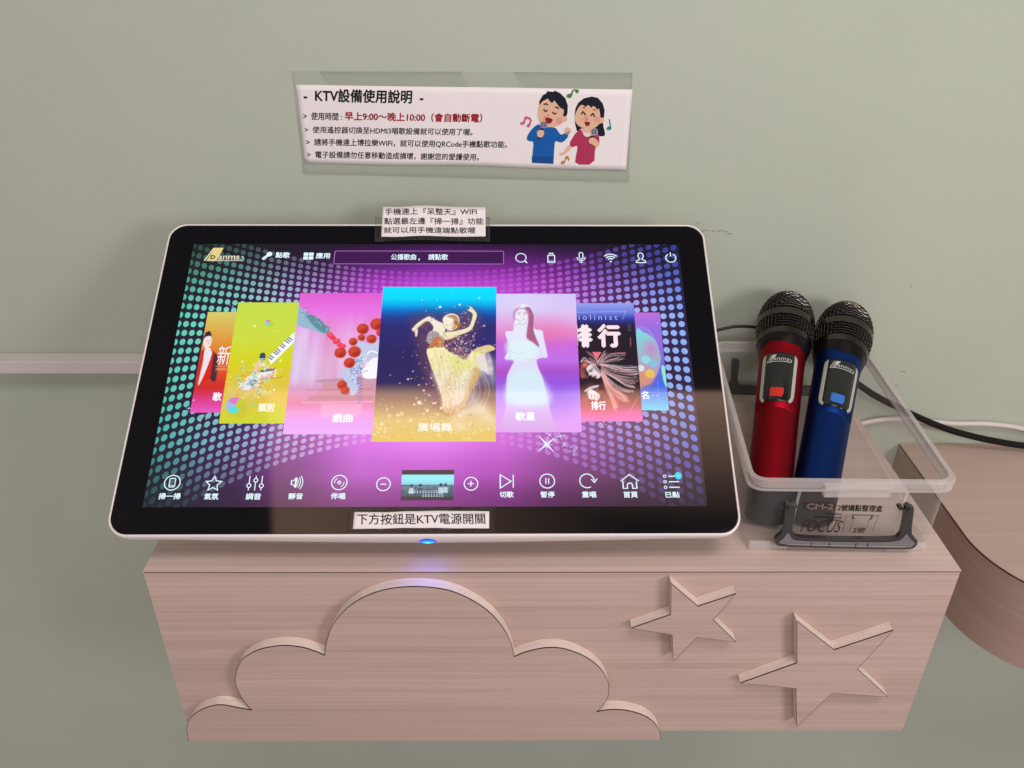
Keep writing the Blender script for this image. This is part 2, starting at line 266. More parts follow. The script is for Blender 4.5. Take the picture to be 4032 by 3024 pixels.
# ---------------------------------------------------------------- measured shapes (millimetres)
D = {'ST':{'點歌':(81.4,251.4,95.5,258.2),'應用':(120.6,250.7,134.4,257.6),'公播歌曲，請點歌':(193.7,249.0,249.4,256.2),'掃一掃':(11.9,6.8,30.4,12.4),'氣氛':(50.3,6.4,62.4,12.3),'調音':(85.4,6.3,98.3,12.2),'靜音':(121.3,6.6,133.6,12.2),'伴唱':(157.0,6.5,169.4,12.3),'切歌':(300.1,7.7,312.0,13.4),'暫停':(334.8,7.7,346.8,13.3),'重唱':(370.0,7.6,382.2,13.2),'首頁':(405.3,7.4,417.6,13.2),'已點':(440.8,7.4,453.2,12.8),'廣場舞':(227.9,68.4,257.7,76.8),'歌星':(313.8,78.8,331.6,87.2),'排行':(381.7,89.2,395.0,98.0),'歌名':(427.4,99.8,434.3,108.0),'戲曲':(151.8,77.2,170.0,86.0),'類別':(85.2,87.5,99.3,96.0),'歌':(43.2,98.3,51.4,106.9),'新':(41.6,134.5,52.9,154.5),'行L':(390.8,152.3,412.8,177.7),'排L':(366.2,152.3,386.2,177.4),'iolinist':(374.2,182.0,410.8,187.7),'sub1':(427.3,99.8,434.3,108.0)},'IC':{'logo_all':[(12.6,247.7),(49.5,263.5)],'logo_bar':[(21.0,263.2),(29.8,263.2),(24.9,248.1),(15.6,248.1)],'logo_line':[(19.7,263.0),(21.1,263.0),(14.2,248.1),(12.6,248.1)],'logo_anms':[(26.1,249.3),(46.8,254.0)],'logo_D':[(19.0,249.9),(23.3,254.5)],'logo_swoosh':[(15.5,248.3),(49.2,248.4),(51.0,250.9),(48.5,253.4)],'mic':[(75.3,255.8),(69.1,249.4),(72.0,252.6)],'grid':[(108.4,258.0),(118.7,249.2)],'sbox':[(138.6,244.5),(138.7,259.7)],'sboxr':[(303.7,259.0),(303.3,244.5)],'search':[(320.5,251.9),(320.6,257.4),(324.3,248.3),(326.5,245.7)],'usb':[(346.8,246.3),(353.4,257.0),(348.2,257.0),(352.0,253.6)],'micr':[(379.3,258.3),(379.0,250.4),(375.2,253.0),(383.3,253.0),(378.8,246.4)],'wifi':[(407.8,248.0),(402.0,255.7),(414.5,256.1)],'user':[(438.0,255.1),(432.6,246.6),(442.2,246.6)],'power':[(466.8,252.7),(467.3,258.2),(471.8,253.1)],'scan':[(21.4,21.6),(28.3,21.6),(19.7,18.2),(23.4,25.2)],'star':[(56.9,20.8),(55.9,27.6),(63.5,21.7)],'sliders':[(86.3,27.7),(92.0,27.7),(96.7,27.7),(87.2,14.6),(87.0,18.9),(92.4,23.8),(96.8,18.8)],'mute':[(122.9,18.8),(125.3,25.7),(131.7,21.1)],'disc':[(163.3,21.5),(170.1,21.5)],'minus':[(201.0,19.9),(207.0,19.9)],'thumb':[(216.2,5.6),(261.0,5.5),(261.0,32.9),(216.2,32.6)],'plus':[(275.6,20.2),(281.7,20.2)],'skip':[(300.5,28.5),(300.5,16.0),(310.0,22.7),(311.7,28.1),(311.6,16.7)],'pause':[(340.8,22.5),(347.4,22.5)],'replay':[(374.9,22.6),(381.3,22.6),(383.4,22.6)],'home':[(403.9,22.2),(411.8,28.2),(419.1,22.5),(405.6,15.6),(416.5,15.6)],'list':[(441.9,26.7),(441.8,21.8),(442.0,16.6),(445.1,26.7),(453.7,21.8),(453.5,16.4)],'badge':[(453.6,27.2),(457.0,27.2)],'sparkle':[(343.2,65.1),(353.6,63.8),(348.7,59.9),(345.3,55.2),(389.4,75.6),(393.1,76.9),(397.0,73.4)],'sparkle_big':[(341.2,56.4),(333.5,47.9),(353.5,64.0),(355.5,54.3),(365.1,50.2)]},'A':{'dress':[(233.0,151.0),(247.4,152.6),(253.4,148.0),(262.6,142.4),(269.4,139.3),(272.4,145.4),(276.9,149.5),(285.9,149.5),(286.4,143.4),(289.2,128.2),(283.4,129.2),(275.4,130.7),(271.9,123.3),(270.8,113.4),(272.2,104.6),(267.2,93.9),(261.2,87.2),(251.7,86.3),(249.7,93.0),(247.2,104.6),(241.8,121.3),(236.8,134.3)],'skirtveil':[(239.7,129.3),(275.4,130.7),(281.6,129.2),(279.1,119.3),(274.0,107.5),(268.9,94.9),(262.1,89.1),(250.7,91.1),(247.2,104.6)],'legs':[(277.1,132.2),(282.1,129.2),(280.8,121.3),(274.8,109.4),(271.0,99.7),(263.8,89.1),(255.2,83.4),(250.8,85.3),(251.1,92.0),(261.9,93.9),(268.8,101.6),(272.1,115.3)],'torso':[(235.1,155.7),(232.2,159.8),(233.7,168.1),(238.2,170.2),(242.8,169.2),(249.3,166.1),(248.2,157.7),(247.4,152.6),(238.8,153.6)],'bodice':[(233.5,151.6),(235.6,155.7),(239.4,162.9),(243.9,164.0),(247.7,158.8),(247.4,153.1),(239.7,152.6)],'chest':[(230.5,180.8),(234.0,185.0),(241.5,180.8),(247.1,177.6),(249.1,173.4),(248.8,168.1),(247.6,162.9),(242.8,168.1),(237.3,170.2),(234.7,166.1),(238.1,173.4),(234.2,179.7)],'arm_left':[(234.0,185.6),(228.6,182.9),(222.4,177.6),(218.5,172.3),(220.0,169.2),(223.5,173.4),(230.5,180.3),(236.0,180.8)],'hand_left':[(218.5,172.9),(222.1,173.9),(223.6,170.2),(222.9,164.5),(221.6,164.5),(220.9,169.2),(218.6,170.8)],'arm_right':[(248.3,168.1),(258.3,169.7),(269.7,173.4),(272.8,178.7),(274.5,188.3),(269.3,192.6),(271.6,193.6),(271.5,196.9),(273.9,194.7),(278.2,188.3),(276.9,180.8),(272.9,170.8),(262.1,165.5),(252.2,160.9),(248.1,161.9)],'head':[(247.6,176.6),(246.5,182.9),(249.6,187.2),(255.1,188.8),(260.7,186.1),(262.2,179.7),(260.0,173.4),(254.6,170.2),(250.0,172.3)],'hairshade':[(256.2,180.8),(260.7,182.9),(262.2,178.7),(261.0,173.4),(256.5,170.2),(252.8,171.3),(255.4,175.5)],'foot':[(276.0,149.5),(284.1,153.6),(290.8,154.8),(295.7,151.0),(289.5,148.0),(285.0,146.9)],'trail':[(220.0,188.2),(248.6,189.3),(278.1,193.6),(280.1,178.7),(276.7,164.0),(271.4,151.6),(289.6,143.4),(295.9,139.3),(295.1,119.3),(285.5,104.5),(272.4,94.9),(246.2,93.0),(233.2,114.4),(226.8,139.3),(220.2,164.0)],'singer':[(312.7,171.3),(311.9,190.2),(314.1,196.3),(320.3,199.8),(327.2,197.8),(331.5,191.2),(332.0,173.3),(339.7,170.3),(340.9,163.4),(343.9,146.0),(343.3,141.7),(339.1,141.7),(334.0,139.3),(335.5,130.8),(339.5,119.6),(343.2,99.4),(346.8,81.4),(349.7,69.1),(302.4,69.1),(304.9,90.4),(306.2,120.5),(310.0,131.8),(312.5,138.9),(304.1,140.8),(308.3,151.8),(305.0,166.4),(306.3,169.8)],'singer_hair':[(323.7,195.2),(328.1,195.2),(331.4,186.2),(331.1,170.3),(336.0,153.7),(330.9,157.6),(325.0,162.5),(325.6,171.3),(327.0,185.2)],'singer_hair2':[(312.7,177.2),(312.2,189.2),(314.1,194.2),(320.3,198.8),(315.0,191.2),(314.1,182.2)],'singer_face':[(315.0,190.2),(319.4,194.7),(325.4,193.7),(326.6,185.2),(323.5,178.2),(319.2,177.2),(314.5,182.2)],'tri':[(385.0,147.9),(393.7,147.7),(389.0,139.8)],'face6':[(381.1,136.5),(388.0,139.3),(393.8,136.5),(394.1,127.0),(392.1,119.6),(386.9,116.8),(381.2,118.6),(379.7,124.2),(378.2,127.0),(380.8,129.9)],'red6':[(373.4,133.6),(381.2,137.4),(381.7,130.8),(378.1,126.1),(380.5,121.4),(373.8,121.4)],'hand6':[(379.0,106.7),(383.2,109.4),(390.0,103.9),(387.7,98.4),(385.2,99.4),(380.3,100.3)],'hair6':[[(393.0,137.4),(402.9,133.6),(415.4,131.7),(425.9,131.7)],[(394.6,135.5),(404.3,129.9),(417.7,128.9),(426.1,128.9)],[(394.4,131.7),(405.0,127.0),(416.6,124.2),(425.8,124.2)],[(395.1,128.9),(406.5,124.2),(417.2,120.5),(425.5,120.0)],[(395.8,127.0),(406.3,119.6),(414.2,114.0),(421.6,112.1)],[(394.8,124.2),(404.3,114.9),(412.3,109.4),(420.5,107.5)],[(394.0,140.3),(400.1,144.1),(407.0,146.0),(415.5,146.0)],[(394.8,139.3),(402.4,139.3),(407.5,140.3),(411.0,142.2)],[(393.9,122.4),(396.7,113.1),(400.3,103.9),(404.6,91.2)],[(395.5,121.4),(399.2,112.2),(404.5,103.9),(413.2,97.5)],[(396.2,119.6),(401.5,110.3),(408.6,103.9),(415.7,97.5)],[(394.6,119.6),(398.1,108.5),(401.6,97.5),(403.6,89.4)],[(381.1,136.5),(377.9,140.3),(375.3,139.3),(374.4,137.4)],[(388.9,139.3),(385.7,144.1),(380.8,147.9)],[(390.5,139.3),(395.0,144.1),(397.8,147.9)],[(392.9,136.5),(407.0,131.7),(419.3,127.0),(426.0,126.6)],[(394.3,129.9),(406.4,121.4),(416.2,117.7),(422.8,116.8)],[(396.0,122.4),(400.9,113.1),(408.0,106.6),(414.2,101.2)]],'arm6':[(376.6,108.5),(381.7,112.2),(388.9,114.0),(389.2,112.2),(383.3,109.9),(377.3,107.1)],'bubble7':[(427.3,169.3),(434.1,168.8),(440.7,164.4),(445.9,155.6),(448.1,140.3),(443.5,125.1),(436.9,115.8),(430.0,113.1),(426.7,114.0)],'blob7':[(427.9,142.2),(433.3,146.0),(441.0,147.0),(445.9,144.1),(445.5,140.3),(440.2,136.5),(433.3,135.5),(428.6,139.3)],'orange7':[(426.7,125.2),(434.1,123.3),(440.9,124.2),(443.7,128.0),(441.4,130.8),(432.0,128.9)],'keys':[(87.6,142.3),(107.9,167.8),(109.5,168.3),(110.2,158.6),(91.4,134.7)],'keyline':[(89.9,140.4),(108.7,164.4)],'guitar':[(65.7,112.4),(71.1,121.6),(77.1,126.2),(83.5,128.1),(94.1,130.0),(93.8,125.3),(84.4,120.7),(82.9,113.3),(76.0,109.6),(69.4,109.6)],'guitar_hole':[(74.0,117.0),(77.8,120.7),(81.1,117.9),(78.8,112.8),(75.0,113.7)],'splash':[(55.8,112.4),(61.5,118.8),(68.4,117.0),(75.3,127.2),(79.1,136.6),(85.3,140.4),(96.6,130.0),(100.9,129.0),(91.4,117.9),(87.9,113.3),(93.8,105.0),(75.3,102.3),(56.2,104.1)],'micd3':[(79.8,144.2),(80.8,146.5),(83.6,147.0),(85.2,144.6),(85.3,140.4),(83.3,139.4),(80.7,140.4)],'ball1':[(83.7,179.1),(86.9,179.1)],'ball2':[(64.1,94.2),(71.9,94.2)],'person1_coat':[(26.5,149.9),(34.9,149.9),(39.2,146.1),(42.2,140.4),(43.5,117.9),(37.7,120.7),(35.2,117.9),(29.2,114.2),(26.0,123.5),(25.9,140.4)],'person1_shirt':[(29.1,151.8),(35.3,149.9),(35.6,142.3),(32.4,125.3),(29.2,114.2),(28.2,117.9),(29.0,136.6)],'person1_face':[(26.3,164.4),(31.7,165.4),(34.0,159.5),(33.3,154.7),(30.8,151.8),(27.0,154.7)],'person1_hair':[(25.7,165.4),(27.0,168.3),(30.6,169.8),(33.4,163.4),(31.7,164.9),(27.7,163.9),(26.3,161.5),(25.8,156.6)],'person1_sleeve':[(38.0,146.1),(41.2,144.2),(42.6,137.5),(43.6,119.8),(41.0,117.9),(38.3,121.6),(38.1,136.6)],'plume':[(109.0,197.2),(118.9,189.1),(132.7,180.1),(140.7,172.2),(137.4,166.8),(124.1,171.2),(109.7,178.2)],'plume2':[(118.4,186.1),(127.9,185.1),(140.3,172.2),(137.3,167.3),(127.3,174.2)],'pompom_small':[(141.7,166.3),(145.4,162.4),(148.3,158.6),(152.0,155.7),(155.5,153.7),(143.5,164.4),(149.9,159.5)],'pompom':[(153.5,147.0),(166.5,148.0),(162.8,136.5),(172.3,172.2),(185.3,177.2),(171.7,162.9),(181.2,161.5),(164.4,158.6),(158.0,114.1),(160.9,108.6),(189.3,168.3)],'silver':[(166.9,159.5),(181.6,155.7),(189.7,161.5),(190.0,144.1),(179.3,140.3),(173.2,131.8),(170.6,121.5),(173.8,112.3),(167.9,103.2),(164.1,110.5),(158.2,121.5),(156.7,129.0),(164.6,134.7),(170.6,144.1)],'whiteface':[(190.8,144.1),(182.7,140.3),(176.5,131.8),(174.4,127.1),(178.2,120.6),(192.1,123.4)],'table':[(134.5,117.9),(140.0,120.6),(188.9,121.5),(189.0,108.6),(187.2,98.6),(140.3,99.5),(134.1,105.0),(139.3,110.5),(139.6,116.0)]},'W':{'film':[(-238.1,335.9),(-89.8,336.1),(78.2,335.8),(83.4,331.7),(82.8,233.1),(-7.8,234.6),(-126.9,237.7),(-238.5,240.0)],'paper':[(-235.6,324.0),(-90.2,322.6),(79.4,320.9),(78.8,245.2),(-8.0,246.3),(-75.6,249.0),(-160.0,249.1),(-235.5,251.4)],'text':{'-  KTV設備使用說明  -':((-229.7,308.7),(-117.8,307.5),(-228.3,320.6)),'>  使用時間 :':((-232.2,292.1),(-195.6,291.5),(-231.4,299.2)),'早上9:00～晚上10:00（會自動斷電）':((-192.8,291.7),(-62.4,290.2),(-192.0,299.7)),'>  使用遙控器切換至HDMI3唱歌設備就可以使用了喔。':((-232.4,279.8),(-71.7,278.0),(-231.6,286.1)),'>  請將手機連上博拉樂WIFI，就可以使用QRCode手機點歌功能。':((-232.4,267.5),(-38.5,265.7),(-231.6,274.4)),'>  電子設備請勿任意移動造成損壞，謝謝您的愛護使用。':((-232.8,255.8),(-65.8,253.7),(-232.0,262.5))},'art':{'b_hair':[(-8.1,306.2),(-7.6,310.4),(-4.6,315.6),(-1.1,317.4),(-1.1,319.1),(5.6,318.6),(6.4,319.8),(11.6,317.4),(16.7,312.8),(19.2,306.3),(19.3,299.8),(18.2,296.2),(15.1,296.2),(15.8,302.2),(11.5,304.5),(6.4,310.7),(4.1,308.1),(-0.0,312.4),(-4.5,310.1)],'b_face':[(-8.1,306.8),(-4.5,310.1),(-0.0,312.4),(4.1,308.1),(6.4,310.7),(11.5,304.5),(15.8,302.2),(15.1,296.2),(17.9,296.2),(19.5,293.9),(18.1,290.8),(14.4,290.8),(12.0,288.1),(8.4,286.3),(2.2,285.7),(-4.0,287.2),(-7.7,290.8),(-9.4,296.2),(-9.3,300.9)],'b_body':[(-7.7,289.0),(-2.7,285.9),(7.8,286.0),(10.3,283.0),(13.6,278.4),(16.9,280.5),(21.3,278.7),(19.9,275.7),(16.3,272.0),(13.2,271.3),(8.2,273.2),(7.7,267.0),(7.3,250.7),(-13.9,251.6),(-13.4,260.7),(-12.3,272.5),(-16.7,272.2),(-19.5,274.3),(-18.6,278.0),(-15.0,283.5),(-11.4,287.1)],'b_mouth':[(-2.1,295.5),(5.7,293.8),(4.9,290.8),(1.5,288.7),(-1.6,291.4)],'b_handr':[(16.9,281.8),(17.1,284.8),(19.8,286.3),(22.6,284.8),(23.5,281.8),(21.6,279.0),(17.9,279.6)],'b_mic':[(-7.1,288.7),(-5.9,291.1),(-3.2,291.8),(-0.1,290.8),(0.9,288.1),(-0.2,285.7),(-3.3,284.7),(-6.1,285.9)],'b_stem':[(-6.1,285.0),(-2.6,284.6),(-5.8,274.4),(-8.7,274.7)],'b_hand':[(-9.3,282.3),(-6.4,283.4),(-2.9,282.9),(-2.5,280.5),(-3.1,277.4),(-6.2,275.9),(-8.7,276.8),(-9.5,279.9)],'b_hem':[(-14.0,257.9),(7.3,257.6),(7.3,250.7),(-13.9,251.6)],'g_hair':[(26.1,297.5),(26.5,303.4),(29.0,308.7),(34.2,312.9),(41.4,314.5),(47.6,313.2),(52.1,308.2),(54.3,302.3),(54.1,295.2),(53.3,289.1),(56.7,278.8),(54.3,277.6),(49.6,277.6),(47.9,285.5),(33.1,285.5),(29.3,281.2),(27.5,286.7),(26.4,291.5)],'g_face':[(26.4,297.5),(28.6,303.4),(32.1,307.6),(36.5,304.9),(38.2,307.3),(41.4,304.1),(43.7,306.4),(47.6,302.3),(48.7,304.1),(50.2,299.3),(50.7,295.2),(53.5,295.5),(54.8,293.4),(53.8,290.1),(50.1,289.7),(47.8,286.7),(43.0,284.3),(35.0,284.9),(29.3,287.9),(26.3,292.1)],'g_neck':[(33.7,285.5),(44.2,285.5),(43.9,279.4),(39.1,276.6),(34.6,280.6)],'g_collar':[(34.5,281.2),(38.9,280.6),(42.0,281.2),(42.1,278.2),(38.8,276.6),(35.9,278.2)],'g_body':[(32.8,284.5),(34.6,280.6),(38.8,276.6),(42.1,277.9),(47.6,280.6),(50.5,278.2),(51.2,271.5),(50.2,267.7),(47.1,267.1),(47.4,250.2),(28.1,250.1),(29.0,259.0),(30.2,266.4),(29.5,268.9),(24.9,266.4),(21.7,270.1),(26.0,278.1),(29.5,282.4)],'g_arm':[(21.7,269.8),(24.9,266.5),(21.0,262.7),(18.0,259.9),(14.6,258.6),(13.3,259.8),(12.0,261.4),(16.7,261.4),(19.0,265.8)],'g_mouth':[(35.6,291.5),(41.8,290.9),(40.4,287.9),(38.3,286.7),(36.3,288.5)],'g_mic':[(41.9,281.8),(42.7,284.6),(45.4,285.7),(48.3,284.6),(49.4,281.9),(48.3,278.8),(45.2,278.1),(43.0,279.1)],'g_stem':[(42.1,278.2),(45.9,277.6),(43.5,269.3),(40.8,269.9)],'g_hand':[(41.0,275.1),(43.4,276.7),(46.6,275.7),(50.5,272.1),(51.1,268.4),(49.0,266.8),(45.1,269.6),(40.9,270.8)],'n_pink':[(-25.9,289.2),(-25.0,290.7),(-22.5,290.7),(-21.8,296.7),(-14.0,294.3),(-16.3,285.4),(-19.4,285.9),(-19.7,288.0),(-17.6,288.9),(-16.1,292.5),(-20.1,293.7),(-21.2,288.9),(-23.1,287.7),(-25.2,288.0)],'n_green':[(17.5,315.1),(18.9,316.9),(21.9,316.9),(22.7,321.0),(29.2,320.8),(28.9,318.1),(26.8,316.8),(25.8,318.9),(24.2,320.4),(22.7,313.7),(20.3,312.8),(17.8,313.7)],'n_teal':[(57.2,285.5),(58.9,287.1),(60.2,287.2),(58.5,294.0),(59.8,294.3),(61.3,287.4),(62.2,284.9),(60.4,283.4),(57.3,283.7)],'n_orange':[(14.2,252.0),(15.7,253.9),(17.9,253.6),(18.7,258.6),(21.2,258.8),(23.0,255.8),(22.0,252.6),(21.0,255.5),(19.5,255.8),(18.3,251.1),(16.4,250.1),(14.5,250.7)],'b_brow1':[(-3.7,306.9),(-1.7,307.7),(0.4,306.6)],'b_brow2':[(7.1,304.5),(9.0,304.5),(10.6,303.1)],'b_eye1':[(-3.6,302.7),(-1.8,300.8),(0.3,301.8)],'b_eye2':[(5.0,300.4),(6.5,298.5),(8.9,298.9)],'g_brow1':[(33.2,303.9),(34.4,304.3),(36.0,303.9)],'g_brow2':[(43.3,302.6),(44.8,302.4),(46.1,301.6)],'g_eye1':[(32.2,297.8),(33.9,300.5),(36.2,297.5)],'g_eye2':[(41.5,296.6),(43.4,299.0),(45.0,295.9)],'b_nose':[(0.4,297.5),(1.3,297.4)],'g_nose':[(37.0,294.0),(37.9,293.9)]}},'N':{'top_paper':[(182.2,313.0),(199.1,312.5),(221.9,313.9),(241.1,313.4),(265.2,312.4),(285.3,312.0),(285.8,276.8),(260.0,276.9),(224.6,277.5),(201.1,276.5),(182.7,276.8)],'top_film':[(175.4,307.8),(288.1,305.9),(290.1,270.6),(229.0,272.6),(176.5,271.1)],'top_text':{'手機連上『呆整天』WIFI':((185.0,302.8),(276.8,302.8),(184.5,310.7)),'點選最左邊『掃一掃』功能':((184.9,291.4),(283.9,291.1),(184.5,299.3)),'就可以用手機遠端點歌喔':((185.2,280.7),(275.8,280.4),(184.7,288.2))},'bot_film':[(172.4,-1.4),(210.6,-0.6),(296.8,-0.6),(296.5,-22.3),(218.1,-22.9),(172.7,-23.3)],'bot_paper':[(178.1,-4.5),(198.1,-4.8),(223.5,-4.0),(261.7,-3.7),(291.4,-4.1),(291.3,-18.9),(255.8,-18.7),(217.9,-18.4),(199.0,-19.0),(177.9,-19.2)],'bot_text':{'下方按鈕是KTV電源開關':((181.2,-15.5),(288.3,-15.1),(180.5,-6.2))}},'cloud':[(-333.0,-200.5),(-330.9,-182.0),(-325.6,-169.3),(-316.4,-159.0),(-302.7,-151.6),(-292.3,-150.4),(-280.5,-153.9),(-267.6,-157.3),(-274.2,-140.1),(-276.5,-119.2),(-269.4,-97.4),(-259.8,-86.1),(-246.9,-78.6),(-228.8,-75.0),(-213.4,-77.0),(-202.3,-82.0),(-194.6,-87.1),(-192.0,-73.7),(-185.7,-54.6),(-174.3,-36.0),(-157.7,-20.5),(-136.3,-10.4),(-111.9,-7.4),(-87.8,-10.9),(-69.4,-20.7),(-52.5,-36.3),(-41.1,-54.9),(-34.3,-74.1),(-31.8,-89.0),(-21.4,-83.1),(-5.8,-78.3),(10.0,-79.2),(28.1,-88.3),(41.7,-101.6),(49.0,-115.0),(52.2,-127.2),(51.9,-141.0),(47.6,-153.7),(42.8,-160.8),(54.5,-158.0),(69.8,-158.9),(85.6,-165.3),(96.0,-174.9),(102.9,-187.3),(105.5,-200.1)],'star1':[(95.2,-4.4),(120.0,-29.7),(149.4,-15.6),(134.5,-45.2),(157.3,-71.4),(123.4,-65.8),(106.1,-94.7),(101.9,-62.7),(66.6,-54.9),(98.3,-39.1)],'star2':[(205.1,-46.8),(243.3,-81.3),(288.6,-57.9),(268.3,-104.9),(303.6,-141.3),(252.4,-136.1),(228.7,-181.3),(218.9,-129.7),(168.6,-122.9),(214.1,-97.4)],'marks':[[(160.1,182.4),(161.0,181.2),(161.3,182.4)],[(162.1,181.4),(162.6,182.9)],[(163.4,182.7),(165.7,183.2),(167.0,183.4)],[(168.1,182.2),(168.6,182.1)],[(171.4,182.2),(172.8,182.7),(174.7,182.2)],[(176.7,183.0),(177.1,181.7)],[(178.9,181.0),(179.3,183.2)],[(180.8,182.2),(182.2,182.7),(183.2,182.2)],[(183.9,182.2),(185.6,182.0),(187.3,181.3)],[(185.9,179.5),(186.9,179.0)],[(188.1,179.0),(189.7,179.5),(191.8,179.9)],[(405.0,17.5),(410.6,17.5)],[(404.3,-1.2),(406.7,-0.4)]],'handle':[(190.4,48.9),(194.4,25.0),(187.6,17.6),(188.6,11.6),(302.6,11.5),(299.2,18.2),(291.0,23.4),(289.0,48.1)],'handle_in':[(196.7,48.2),(197.1,26.5),(203.9,16.8),(282.8,16.8),(286.3,26.4),(284.5,48.2)],'handle_post_l':[(186.6,51.0),(196.5,51.0),(197.1,26.5),(189.0,26.5)],'handle_post_r':[(284.3,51.4),(291.6,51.3),(294.9,24.2),(286.0,26.4)],'bar':[(185.4,16.9),(191.4,9.0),(207.4,16.8),(282.8,16.8),(303.7,13.0),(299.2,6.6)],'lab':{'CM-2':[(208.4,42.8),(230.0,42.6),(208.0,48.3)],'cmbox':[(206.1,42.8),(231.8,41.9),(231.4,48.4),(205.5,49.4)],'2a':[(234.2,41.4),(238.5,41.4),(233.8,47.8)],'Quality':[(226.1,36.5),(238.7,35.9),(226.2,38.9)],'Coordinate':[(216.4,33.4),(239.1,32.9),(216.6,35.4)],'Series':[(227.9,30.3),(238.8,30.1),(227.7,32.5)],'FOCUS':[(207.1,18.3),(239.5,17.9),(207.6,28.3)],'2號嬌點整理盒':[(233.9,41.0),(270.7,40.4),(233.4,47.6)],'bracket':[(246.9,37.4),(264.6,37.0),(264.2,32.4),(261.6,32.7),(261.9,35.2),(249.3,35.6),(249.2,33.0),(247.8,33.2)],'l1':[(242.2,36.7),(242.8,18.7)],'l2':[(249.1,32.3),(248.3,18.7)],'l3':[(262.3,32.3),(261.5,19.0)],'l4':[(269.0,36.7),(267.6,19.8)],'2號':[(251.1,17.7),(260.9,17.7),(251.3,23.5)]},'lip':[(213.4,67.2),(217.0,57.0),(268.8,65.8),(271.9,56.0)],'braid':[(0.2775,0.283,0.0627),(0.2913,0.283,0.0547),(0.3253,0.283,0.0295),(0.3582,0.283,0.0069),(0.377,0.283,-0.005),(0.4116,0.283,-0.023),(0.4372,0.283,-0.0353),(0.4667,0.283,-0.0477),(0.4958,0.283,-0.0568),(0.5243,0.283,-0.0638),(0.5618,0.283,-0.0706)],'thin':[(0.1701,0.285,0.0707),(0.1844,0.285,0.0765),(0.2067,0.285,0.082),(0.2314,0.285,0.0805),(0.2514,0.285,0.0745)],'white':[(0.3715,0.297,-0.0506),(0.3755,0.297,-0.0485),(0.3982,0.297,-0.0433),(0.4214,0.297,-0.0429),(0.4518,0.297,-0.0464),(0.4828,0.297,-0.0495),(0.5147,0.297,-0.0495),(0.5462,0.297,-0.0527),(0.5651,0.297,-0.0569)]}
SU_ = (-0.0020793, 0.8316, 0.55537)

# ---------------------------------------------------------------- wall and trunking
YW = 0.3024
wallm = pmat('wall_paint', (.470, .528, .446), rough=.62, spec=.25, noise=.045, nscale=9., bump=.22, bscale=380.)
mb = MB(); mb.box((-5, YW, -3), (5, YW+.1, .72))
wall = mb.build('wall', wallm); tag(wall, 'pale green painted wall behind the karaoke shelf', 'wall', kind='structure')
grey_mark = pmat('pencil_grey', (.25, .25, .215), rough=.8)
mb = MB()
for q in D['marks']:
    P2 = [(x/1000, z/1000) for x, z in q]
    v, f = ribbon(P2, .0006); mb.add([(x, YW-.0006, z) for x, z in v], f)
for (x, z, l, a) in ((-.085, .145, .004, .3), (.105, -.36, .009, .25), (-.17, .15, .003, 1.2), (.39, .12, .003, 1.), (-.30, -.40, .004, .4), (.155, .19, .0025, .5)):
    v, f = ribbon([(x, z), (x+l*math.cos(a)*.5, z+l*math.sin(a)*.5+.0006), (x+l*math.cos(a), z+l*math.sin(a))], .0005); mb.add([(p, YW-.0006, q) for p, q in v], f)
mb.build('pencil_mark', grey_mark, wall)

trm = pmat('trunking_plastic', (.62, .585, .565), rough=.45, noise=.03, nscale=20)
mb = MB(); mb.box((-2.0, .2815, .0248), (-.05, YW-.0005, .0402))
tr = mb.build('cable_trunking', trm, bevel=.0012); tag(tr, 'off white cable trunking running along the wall into the touch screen', 'trunking')

# ---------------------------------------------------------------- shelf
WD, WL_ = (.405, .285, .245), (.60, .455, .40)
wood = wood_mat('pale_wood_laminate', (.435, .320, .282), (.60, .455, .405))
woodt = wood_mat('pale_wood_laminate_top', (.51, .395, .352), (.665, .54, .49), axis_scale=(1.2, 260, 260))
edge_raw_lit = wood_mat('raw_wood_edge_lit', (.66, .57, .51), (.80, .72, .66), rough=.6, axis_scale=(9, 300, 300))  # raw cut wood, painted paler still for light falling on the edges
seam = pmat('dark_seam', (.02, .009, .008), rough=.7)
HX, HZ = .3352, .2007
shelf = empty('wall_shelf', (0, .15, -.1))
tag(shelf, 'pale wood box shelf with raised cloud and stars on its front', 'shelf')
def P(mb, name, mats, parent, **kw):
    o = mb.build(name, mats, **kw); return adopt(o, parent)
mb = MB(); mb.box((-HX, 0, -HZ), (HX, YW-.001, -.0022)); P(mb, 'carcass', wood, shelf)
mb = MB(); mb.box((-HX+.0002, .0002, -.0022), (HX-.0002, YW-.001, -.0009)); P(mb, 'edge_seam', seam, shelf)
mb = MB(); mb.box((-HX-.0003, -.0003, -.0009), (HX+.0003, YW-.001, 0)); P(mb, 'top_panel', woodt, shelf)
front3 = lambda x, z, d: (x/1000, -d, z/1000)
T_ = .0105
cl = np.array(D['cloud']); cl[0] = (-332.6, -200.7)
# smooth each lobe between cusps, keep the cusps sharp
def lobes(pts, cusps):
    out = []; idx = sorted(cusps)
    for a, b in zip(idx[:-1], idx[1:]):
        seg = pts[a:b+1]
        out += list(catmull(seg, 6, closed=False)[:-1]) if len(seg) > 2 else [seg[0]]
    out.append(pts[idx[-1]]); return np.array(out)
names_c = [0, 7, 16, 28]            # cusps
n_c = len(cl)
cus = [0]
for i in range(1, n_c-1):
    a = cl[i]-cl[i-1]; b = cl[i+1]-cl[i]
    ang = math.degrees(math.acos(np.clip(np.dot(a, b)/np.linalg.norm(a)/np.linalg.norm(b), -1, 1)))
    if ang > 62: cus.append(i)
cus.append(n_c-1)
clp = lobes(cl, cus)
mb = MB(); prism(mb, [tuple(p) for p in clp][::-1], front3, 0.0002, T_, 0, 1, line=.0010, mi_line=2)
v, f = ribbon(clp, .42, False); mb.add([front3(x, z, T_+.0001) for x, z in v], f, 2)
